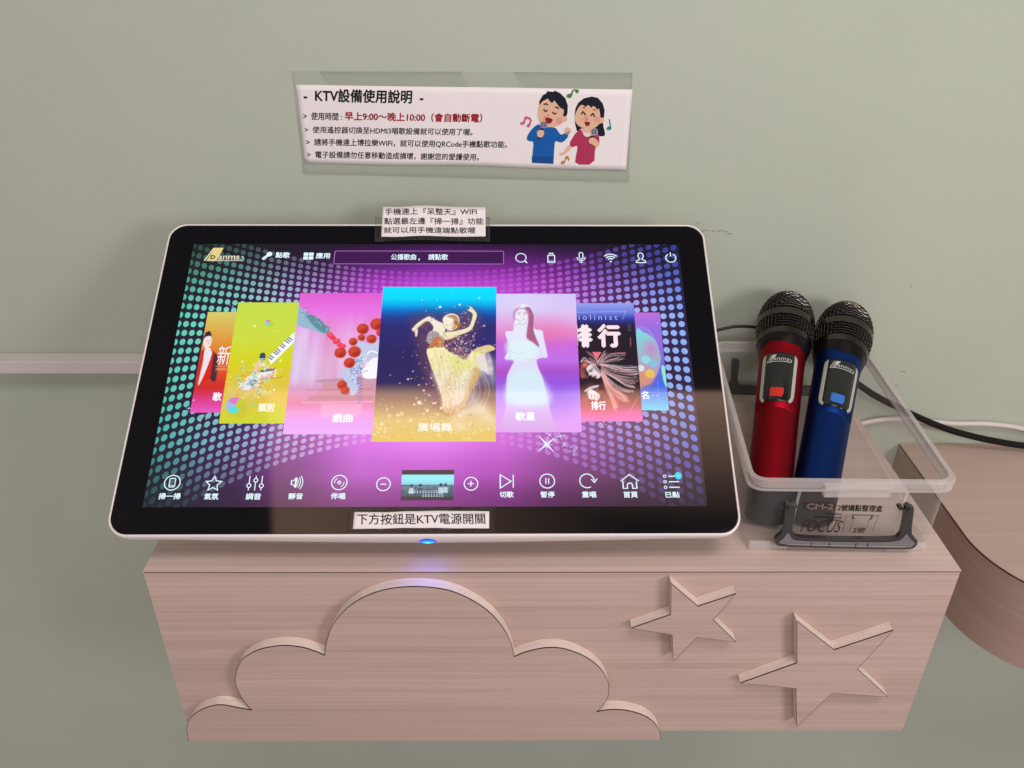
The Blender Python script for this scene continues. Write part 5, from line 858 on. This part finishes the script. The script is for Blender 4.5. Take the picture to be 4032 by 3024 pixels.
class Art:
    def __init__(s): s.mb = MB(); s.d = .14
    def poly(s, P, m, smooth=0):
        P = chaikin(P, smooth) if smooth else np.array(P, float); s.d += .012; pl = pw(s.d); s.mb.face([pl(*q) for q in P], m)
    def line(s, P, w, m):
        P = catmull(P, 5, False); s.d += .012; pl = pw(s.d); v, f = ribbon(P, w); s.mb.add([pl(*q) for q in v], f, m)
    def done(s, name): return adopt(s.mb.build(name, AM), poster)
g_ = lambda k: np.array(art[k], float)
def soft(a, c, r, m):
    a.poly([(c[0]+r*math.cos(t), c[1]+r*math.sin(t)) for t in np.linspace(0, 6.28, 20, endpoint=False)], m)
def micmesh(a, k):
    a.poly(g_(k), MIC, 2); c = g_(k).mean(0); w = np.ptp(g_(k)[:, 0])*.4
    for t in (-.4, .3): a.line([c+(t*w*1.2-.6, -w*.8), c+(t*w*1.2+.6, w*.8)], .5, LIN); a.line([c+(-w*.85, t*w), c+(w*.85, t*w+.4)], .5, LIN)
a = Art()
a.poly(g_('b_hair'), HAI); a.poly(g_('b_body'), BLU, 1); a.poly(g_('b_face'), SKN, 1)
f0 = g_('b_face').mean(0); soft(a, f0+(-6.0, -4.5), 3.6, BSH); soft(a, f0+(6.2, -6.0), 3.4, BSH)
hr = g_('b_hair'); a.poly(np.concatenate([hr[:14], hr[14:]]), HAI)
a.poly(g_('b_mouth'), MOU, 1); a.poly(g_('b_hem'), BL2); a.poly(g_('b_handr'), SKN, 2); a.poly(g_('b_stem'), LIN); micmesh(a, 'b_mic'); a.poly(g_('b_hand'), SKN, 2)
for k in ('b_brow1', 'b_brow2', 'b_eye1', 'b_eye2'): a.line(g_(k), 1.25, LIN)
a.line(g_('b_nose'), .8, BRO); hc = g_('b_handr').mean(0); a.line([hc+(-2.2, -1), hc+(0, -1.8), hc+(2.2, -.6)], .4, BRO); a.line([hc+(-1, -2.4), hc+(1.6, -2.2)], .4, BRO)
a.done('boy_picture')
a = Art()
a.poly(g_('g_hair'), HAI, 1); a.poly(g_('g_neck'), SKN, 1); a.poly(g_('g_body'), RED, 1); a.poly(g_('g_collar'), WHI, 1); a.poly(g_('g_face'), SKN, 1)
f0 = g_('g_face').mean(0); soft(a, f0+(-5.0, -3.0), 3.0, BSH); soft(a, f0+(5.6, -3.6), 3.0, BSH)
a.poly([q for q in g_('g_hair')[:9]]+[tuple(g_('g_face')[i]) for i in (10, 9, 8, 7, 6, 5, 4, 3, 2, 1, 0)], HAI)
a.poly(g_('g_arm'), SKN, 1); a.poly(g_('g_mouth'), MOU, 1); a.poly(g_('g_stem'), LIN); micmesh(a, 'g_mic'); a.poly(g_('g_hand'), SKN, 1)
for k in ('g_eye1', 'g_eye2'): a.line(g_(k), 1.3, LIN)
for k in ('g_brow1', 'g_brow2'): a.line(g_(k), .8, BRO)
a.line(g_('g_nose'), .8, BRO); a.done('girl_picture')
for k, m in (('n_pink', PNK), ('n_green', GRN), ('n_teal', TEA), ('n_orange', ORA)): a = Art(); a.poly(g_(k), m, 1); a.done('music_note')

# ---------------------------------------------------------------- clear plastic box
box = empty('storage_box', (.24, .14, .0)); tag(box, 'clear plastic storage box with a dark handle, holding two microphones', 'storage box')
FLc, FRc = np.array((.1613, .0286)), np.array((.3213, .0258)); BRc, BLc = np.array((.3325, .262)), np.array((.1815, .264))
def quad_round(off, r, n=7):
    """rounded four-sided section; off > 0 grows outward"""
    C4 = [FLc, FRc, BRc, BLc]; cen = sum(C4)/4; out = []
    P4 = []
    for i in range(4):
        p0, p1, p2 = C4[i-1], C4[i], C4[(i+1) % 4]
        a_ = (p1-p0)/np.linalg.norm(p1-p0); b_ = (p2-p1)/np.linalg.norm(p2-p1); na = np.array((a_[1], -a_[0])); nb = np.array((b_[1], -b_[0]))
        m_ = (na+nb); m_ = m_/(m_@na); P4.append(p1+m_*off)
    for i in range(4):
        p0, p1, p2 = P4[i-1], P4[i], P4[(i+1) % 4]
        a_ = (p0-p1)/np.linalg.norm(p0-p1); b_ = (p2-p1)/np.linalg.norm(p2-p1)
        for k in range(n+1):
            t = k/n; s0, s1 = p1+a_*r*(1-t)*(1-t*.0), p1+b_*r*t
            q = (1-t)**2*(p1+a_*r)+2*t*(1-t)*p1+t*t*(p1+b_*r); out.append(q)
    return out
def loft(mb, secs, mi=0, close0=True, close1=False):
    rr = [[(q[0], q[1], z) for q in quad_round(off, r)] for off, r, z in secs]; n = len(rr[0])
    vs = [q for r in rr for q in r]; fs = [(k*n+i, k*n+(i+1) % n, (k+1)*n+(i+1) % n, (k+1)*n+i) for k in range(len(rr)-1) for i in range(n)]
    if close0: fs.append(tuple(range(n))[::-1])
    if close1: fs.append(tuple((len(rr)-1)*n+i for i in range(n)))
    mb.add(vs, fs, mi)
milky = clear_mat('milky_plastic', (.965, .965, .965), .22, .045, .58, (.72, .69, .675), spec=.5, power=2.2)
milky2 = clear_mat('milky_plastic_thick', (.97, .97, .97), .25, .20, .68, (.78, .745, .73), spec=.5)
HB = .073
mb = MB(); loft(mb, [(-.0015, .013, .0012), (-.0002, .013, .003), (.0006, .013, HB-.010)]); adopt(mb.build('tub', milky, smooth=False), box)
mb = MB(); loft(mb, [(.0006, .013, HB-.0105), (.0042, .015, HB-.0100), (.0046, .015, HB-.0012), (.0038, .015, HB), (-.0004, .012, HB), (-.0010, .012, HB-.0105)], close0=False); adopt(mb.build('rim', milky2), box)
mb = MB(); loft(mb, [(-.0030, .013, .0006), (-.0022, .013, .0024)], close1=False); adopt(mb.build('floor_panel', milky), box)
bfy = lambda x: .0286-.0028*(x-.1613)/.16
mb = MB()
for x0, x1 in ((.166, .199), (.281, .316)):                       # feet along the front edge
    y = bfy((x0+x1)/2); mb = MB(); mb.box((x0, y-.0032, .0004), (x1, y-.0002, .0085)); adopt(mb.build('foot', milky2, bevel=.001), box)
mb = MB()                                                          # pull lip under the rim
for z0, z1 in ((.0605, .0640), (.0680, .0705)): mb.box((.2165, bfy(.24)-.0085, z0), (.2705, bfy(.24)-.0008, z1))
adopt(mb.build('pull_lip', milky2, bevel=.0008), box)
mb = MB()
for x, w in ((.1985, .0022), (.2852, .0022)):
    mb = MB(); y = bfy(x); mb.face([(x, y-.0016, HB-.011), (x+w, y-.0016, HB-.011), (x+w-.0012, y-.0016, .018), (x-.0012, y-.0016, .018)]); mb.face([(x, y-.0016, HB-.011), (x-.0012, y-.0016, .018), (x-.0012, y, .018), (x, y, HB-.011)])
    adopt(mb.build('rib', milky2), box)
dkp = pmat('dark_grey_plastic', (.028, .026, .029), rough=.24, spec=.6, coat=.3)
dkp2 = pmat('grey_plastic_recess', (.17, .165, .175), rough=.2, spec=.6, coat=.3)
hand = [(187.4, 51.0), (190.5, 52.0), (195.6, 51.4), (196.5, 49.5), (197.0, 27.5), (199.0, 21.5), (204.5, 17.6), (243, 17.0), (283.5, 17.3), (287.0, 20.8), (287.6, 26.5), (284.9, 49.5), (286.0, 51.5), (290.6, 51.8), (291.9, 50.0), (295.2, 26.0), (298.0, 20.6), (302.6, 17.0), (304.0, 12.2), (301.8, 7.8), (297, 6.3), (243, 6.8), (192.5, 8.2), (187.0, 9.6), (184.6, 13.2), (185.8, 18.0), (189.6, 21.8), (190.4, 27.5)]
hand = [(x*1.0, z) for x, z in hand]
hpoly = chaikin(hand, 2)
def make_handle(yf, parent, back=False):
    mb = MB()
    to = lambda x, z, d: (x/1000+(.014 if back else 0), (bfy(x/1000)+yf-d) if not back else (.2665+d), z/1000)
    prism(mb, [tuple(q) for q in hpoly][::-1], to, 0, .0042, 0, 0, 0)
    cen = hpoly.mean(0)
    if not back:
        rec = chaikin([(190.5, 15.8), (188.2, 13.4), (190.0, 10.8), (243, 8.9), (297, 8.4), (300.6, 10.6), (301.2, 14.2), (296.6, 18.0), (293.2, 22.5), (291.6, 24.0), (290.2, 19.5), (285.2, 14.6), (243, 14.2), (203.6, 14.9), (198.2, 17.2), (195.2, 22.6), (193.6, 23.8), (192.6, 19.6)], 2)
        mb.face([to(x, z, .0046) for x, z in rec][::-1], 1)
        for xx in (215, 230, 252, 262): mb.face([to(xx, 9.2, .0049), to(xx+1.0, 9.2, .0049), to(xx+1.0, 13.4, .0049), to(xx, 13.4, .0049)], 0)
        v, f = ribbon([(196, 11.2), (243, 10.4), (294, 9.9)], .7); mb.add([to(x, z, .0049) for x, z in v], f, 2)
    o = mb.build('handle', [dkp, dkp2, pmat('grey_plastic_ridge', (.42, .40, .41), rough=.2)], bevel=0.0008); return adopt(o, parent)
make_handle(-.004, box)
make_handle(0, box, True)
mb = MB()
for x, z in ((191.5, 48.2), (289.0, 48.0), (196.8, 48.0), (283.0, 47.2)):
    r = 1.9 if x in (283.0, 196.8) else 2.4
    mb = MB(); prism(mb, circle(x, z, r, 16)[::-1], lambda a, b, d: (a/1000, bfy(a/1000)-d, b/1000), 0, .0052 if r < 2 else .0095, 0, 0)
    adopt(mb.build('pivot_pin', dkp, bevel=.0006), box)
bink = pmat('brown_black_ink', (.030, .017, .014), rough=.6)
pale = pmat('pale_print', (.40, .34, .31), rough=.6)
Lb = D['lab']; mb = MB(); fr = lambda e: (lambda x, z: (x/1000, bfy(x/1000)-.0009-e, z/1000))
cb = Lb['cmbox']; mb.face([fr(0)(*q) for q in cb][::-1], 0); text3(mb, 'CM-2', Lb['CM-2'], fr(.0002), 1, .03)
text3(mb, '2號嬌點整理盒', Lb['2號嬌點整理盒'], fr(0), 0, .03)
for k, t_ in (('Quality', 'Quality'), ('Coordinate', 'Coordinate'), ('Series', 'Series')): text3(mb, t_, Lb[k], fr(0), 0, .05)
v, f = text_mesh('FOCUS'); (bl, br, tl) = [np.array(q) for q in Lb['FOCUS']]
mb.add([fr(0)(*(bl+(br-bl)*p_+(tl-bl)*q_*1.25+np.array((q_*1.6+dx_, 0)))) for dx_ in (0,) for p_, q_ in v], f, 0)
text3(mb, '2號', Lb['2號'], fr(0), 0, .02)
mb.face([fr(0)(*q) for q in Lb['bracket'][:2]+[(264.3, 36.2), (247.0, 36.5)]], 0)
for a0, b0, c0 in (((247.6, 36.4), (248.2, 33.2), (250.0, 33.1)), ((263.8, 36.2), (263.4, 32.6), (261.8, 32.6))):
    v, f = ribbon([a0, b0, c0], 1.1); mb.add([fr(0)(*q) for q in v], f, 0)
for k in ('l1', 'l2', 'l3', 'l4'): v, f = ribbon(Lb[k], .35); mb.add([fr(0)(*q) for q in v], f, 0)
v, f = ribbon([(242, 36.9), (247, 36.9)], .3); mb.add([fr(0)(*q) for q in v], f, 0); v, f = ribbon([(264, 35.6), (269, 36.7)], .3); mb.add([fr(0)(*q) for q in v], f, 0)
adopt(mb.build('printed_label', [bink, pale]), box)

# ---------------------------------------------------------------- microphones
dark_metal = pmat('dark_polished_metal', (.085, .074, .066), rough=.22, metal=1.)
wire_m = pmat('grille_wire', (.13, .12, .112), rough=.25, metal=1.)
inner_m = pmat('grille_foam', (.004, .004, .004), rough=.9, spec=.1)
neck_m = pmat('black_tape', (.005, .0045, .005), spec=.25, rough=.3, noise=.2, nscale=120)
panel_m = pmat('display_window', (.006, .009, .010), rough=.12, spec=.5)
silver_m = pmat('silver_trim', (.50, .51, .44), rough=.42, metal=.25, noise=.05, nscale=300)
logo_m = pmat('logo_print', (.55, .55, .54), rough=.5)
PROF = [(.0, .0172), (.0016, .0187), (.020, .0191), (.0201, .0193), (.070, .0197), (.1035, .0201), (.1038, .0198), (.1042, .0201), (.140, .0208), (.170, .0214), (.182, .0224), (.193, .0246)]
def make_mic(label, B, H, body_c, body_edge, btn_c, roll, tape_seed):
    B = np.array(B); H = np.array(H); a = (H-B)/np.linalg.norm(H-B)
    mid = B+a*.140; n0 = np.array(CAM)-mid; n0 = n0-(n0@a)*a; n0 /= np.linalg.norm(n0); s0 = np.cross(a, n0)   # s0: to the side
    if s0[0] < 0: s0 = -s0
    cr_, sr_ = math.cos(roll), math.sin(roll); n1 = cr_*n0+sr_*s0; s1 = -sr_*n0+cr_*s0
    def rad(t): return float(np.interp(t, [q[0] for q in PROF], [q[1] for q in PROF]))
    def pt(t, r, ph): return B+a*t+r*(math.cos(ph)*n1+math.sin(ph)*s1)
    m = empty('microphone', tuple(B)); tag(m, label, 'microphone', 'wireless microphones standing in the clear box')
    def lathe(mb, prof, mi=0, seg=48, cap0=False, cap1=False, rim=None):
        vs = []; 
        for k, (t, r) in enumerate(prof):
            for s in range(seg):
                ph = 2*math.pi*s/seg; dt = rim(ph) if (rim and k == len(prof)-1) else 0
                vs.append(pt(t+dt, rad(t+dt) if dt else r, ph))
        fs = [(k*seg+s, k*seg+(s+1) % seg, (k+1)*seg+(s+1) % seg, (k+1)*seg+s) for k in range(len(prof)-1) for s in range(seg)]
        if cap0: fs.append(tuple(range(seg))[::-1])
        if cap1: fs.append(tuple((len(prof)-1)*seg+s for s in range(seg)))
        mb.add(vs, fs, mi)
    body_m = pmat('body_'+('red' if body_c[0] > body_c[2] else 'blue'), body_c, rough=.48, metal=1., noise=.04, nscale=400)
    btn_m = pmat('button_'+('red' if body_c[0] > body_c[2] else 'blue'), btn_c, rough=.35)
    mb = MB(); lathe(mb, [q for q in PROF if .0200 < q[0] <= .1036]); adopt(mb.build('barrel', body_m, smooth=True), m)
    mb = MB(); lathe(mb, [q for q in PROF if .1037 < q[0] <= .183]+[(.186, .0232)]); adopt(mb.build('upper_barrel', body_m, smooth=True), m)
    mb = MB(); lathe(mb, PROF[:3], 0, cap0=True); adopt(mb.build('end_cap', pmat('end_cap_black', (.008, .008, .010), rough=.5, spec=.3), smooth=False), m)
    # black rubber tape with an uneven lower edge
    rs = np.random.default_rng(tape_seed); ks = rs.normal(0, 1, 6); 
    def wob(ph): return -.0015+.0016*math.sin(ph*2+ks[0])+.0011*math.sin(ph*5+ks[1])+.0005*math.sin(ph*11+ks[2])
    tp_ = [(.1935, .0250), (.190, .0243), (.187, .0236), (.184, .0229)]
    vs = []; seg = 64
    for k, (t, r) in enumerate(tp_):
        for s in range(seg):
            ph = 2*math.pi*s/seg; dt = wob(ph) if k >= 2 else 0
            vs.append(pt(t+dt*(1 if k == 3 else .5), rad(t+dt)+(.0006 if k < 3 else .0001), ph))
    mb = MB(); mb.add(vs, [(k*seg+s, (k+1)*seg+s, (k+1)*seg+(s+1) % seg, k*seg+(s+1) % seg) for k in range(3) for s in range(seg)]); adopt(mb.build('neck_tape', neck_m, smooth=True), m)
    band = lambda t0, t1, r0, r1: [(t0, r0-.0012), (t0+.0004, r0), (t1-.0004, r1), (t1, r1-.0012)]
    mb = MB(); lathe(mb, band(.1932, .2008, .0258, .0266), cap0=True); adopt(mb.build('lower_ring', dark_metal), m)
    mb = MB(); lathe(mb, band(.2165, .2250, .0285, .0286)); adopt(mb.build('head_ring', dark_metal), m)
    dome = lambda q: (.2250+.0425*math.sin(q), .0280*math.cos(q))
    gp = [(.2003+.0166*i/5, .0262+.0019*i/5) for i in range(6)]; dp = [dome(q) for q in np.linspace(0, 1.50, 19)]
    g = MB(); seg = 46
    for prof in (gp, dp):
        vs = []
        for k, (t, r) in enumerate(prof):
            for s in range(seg): vs.append(pt(t, r+.00025*(1 if (s+k) % 2 else -1), 2*math.pi*(s+.5*(k % 2)*0)/seg))
        g.add(vs, [(k*seg+s, k*seg+(s+1) % seg, (k+1)*seg+(s+1) % seg, (k+1)*seg+s) for k in range(len(prof)-1) for s in range(seg)])
    go = g.build('grille', wire_m); wf = go.modifiers.new('wires', 'WIREFRAME'); wf.thickness = .00088; wf.use_replace = True; wf.use_even_offset = False
    adopt(go, m)
    mb = MB(); lathe(mb, [(t, r-.0011) for t, r in gp]+[(dome(q)[0]-.0008, max(dome(q)[1]-.0011, .0002)) for q in np.linspace(0, 1.55, 14)], cap1=True); adopt(mb.build('foam_lining', inner_m, smooth=True), m)
    # display window with trims, button and logo: patches wrapped round the barrel
    def patch(name, outline, off, mat, bev=0):
        """outline in (angle*r0 mm, t mm); filled as a grid clipped to the outline"""
        mb = MB(); r0 = 20.9
        ys = sorted(set(np.linspace(min(q[1] for q in outline), max(q[1] for q in outline), 26)))
        rows = []
        for y in ys:
            xs_ = []
            for i in range(len(outline)):
                (xa, ya), (xb, yb) = outline[i-1], outline[i]
                if (ya <= y <= yb or yb <= y <= ya) and abs(yb-ya) > 1e-6: xs_.append(xa+(y-ya)/(yb-ya)*(xb-xa))
                elif abs(yb-ya) <= 1e-6 and abs(y-ya) < 1e-6: xs_ += [xa, xb]
            rows.append((min(xs_), max(xs_)) if xs_ else (0, 0))
        nn_ = 10; vs = []
        for y, (xl, xr) in zip(ys, rows):
            for i in range(nn_+1):
                x = xl+(xr-xl)*i/nn_; vs.append(pt(y/1000, rad(y/1000)+off/1000, x/r0))
        mb.add(vs, [(j*(nn_+1)+i, j*(nn_+1)+i+1, (j+1)*(nn_+1)+i+1, (j+1)*(nn_+1)+i) for j in range(len(ys)-1) for i in range(nn_)])
        o = mb.build(name, mat, smooth=True); s_ = o.modifiers.new('thickness', 'SOLIDIFY'); s_.thickness = .0006; s_.offset = -1; return adopt(o, m)
    patch('display_window', [(-13.2, 114.8), (-11, 111.4), (-6, 110.2), (6, 110.2), (11, 111.4), (13.2, 114.8), (13.2, 169.4), (-13.2, 169.4)], .75, panel_m)
    for sg in (-1, 1):
        patch('silver_trim', [(sg*13.3, 116.3), (sg*10.4, 111.4), (sg*12.6, 110.2), (sg*15.6, 113.8), (sg*16.8, 119.8), (sg*16.8, 163.8), (sg*15.2, 168.4), (sg*13.5, 168.6)], .95, silver_m)
    patch('power_switch', [(-5.2, 115.2), (4.8, 115.2), (6.2, 119.3), (6.2, 125.0), (5.2, 126.0), (-5.4, 125.8), (-6.2, 124.6), (-6.0, 116.8)], 1.5, btn_m)
    mb = MB(); lg = lambda x, y: pt(y/1000, rad(y/1000)+.00105, x/20.9)
    mb.face([lg(*q) for q in [(-9.6, 158.2), (-6.2, 158.2), (-2.6, 166.4), (-6.2, 166.4)]]); mb.face([lg(*q) for q in [(-11.6, 157.6), (-10.6, 157.9), (-7.2, 166.2), (-8.0, 166.2)]])
    v, f = text_mesh('anms'); mb.add([lg(-5.0+13.2*p_, 159.2+3.0*q_) for p_, q_ in v], f)
    v, f = ribbon(catmull([(-11, 157.6), (-3, 157.7), (6.5, 157.8), (9.6, 158.2), (10.6, 160.0), (9.6, 161.4), (8.6, 161.6)], 4, False), .75); mb.add([lg(*q) for q in v], f)
    adopt(mb.build('brand_logo', logo_m), m)
    mb = MB(); v, f = text_mesh('D'); mb.add([pt((158.8+2.8*q_)/1000, rad(.162)+.0012, (-8.8+3.4*p_)/20.9) for p_, q_ in v], f); adopt(mb.build('brand_letter', panel_m), m)
    return m
make_mic('red wireless microphone with a red switch, beside the touch screen', (.184, .046, .020), (.2499, .264, .1079), (.30, .007, .016), None, (.62, .022, .012), math.radians(-6), 3)
make_mic('blue wireless microphone with a blue switch, right of the red one', (.2221, .046, .0194), (.3126, .264, .1005), (.008, .036, .19), None, (.03, .17, .62), math.radians(13), 8)

# ---------------------------------------------------------------- cables
blackc = pmat('black_rubber', (.010, .010, .011), rough=.45)
mb = MB(); tube(mb, catmull([(.10, .27, .06)]+[tuple(q) for q in D['thin']]+[(.268, .286, .066), (.28, .288, .045)], 6, False), .0017, 10)
o = mb.build('thin_cable', blackc, smooth=True); tag(o, 'thin black cable leaving the screen behind the red microphone', 'cable')
braid_m = bpy.data.materials.new('braided_sleeve'); braid_m.use_nodes = True
t = braid_m.node_tree; b = t.nodes['Principled BSDF']; b.inputs['Roughness'].default_value = .7; b.inputs['Specular IOR Level'].default_value = .2
c = node(t, 'ShaderNodeTexCoord'); ck = node(t, 'ShaderNodeTexChecker'); ck.inputs['Scale'].default_value = 900; ck.inputs[1].default_value = (.004, .003, .003, 1); ck.inputs[2].default_value = (.013, .009, .010, 1)
t.links.new(c.outputs['Object'], ck.inputs[0]); t.links.new(ck.outputs[0], b.inputs['Base Color'])
mb = MB(); tube(mb, catmull([(.255, .286, .066)]+[tuple(q) for q in D['braid']]+[(.62, .283, -.0768), (.75, .27, -.0768)], 5, False), .0037, 12)
o = mb.build('braided_cable', braid_m, smooth=True); tag(o, 'thick black braided cable drooping from the box onto the curved desk', 'cable')
whc = pmat('white_cable_sleeve', (.66, .62, .60), rough=.45)
mb = MB(); tube(mb, catmull([(.345, .295, -.085), (.356, .296, -.063)]+[tuple(q) for q in D['white']]+[(.60, .296, -.0655), (.66, .292, -.0765)], 6, False), .0031, 12)
o = mb.build('white_cable', whc, smooth=True); tag(o, 'white cable lying against the wall above the curved desk', 'cable')
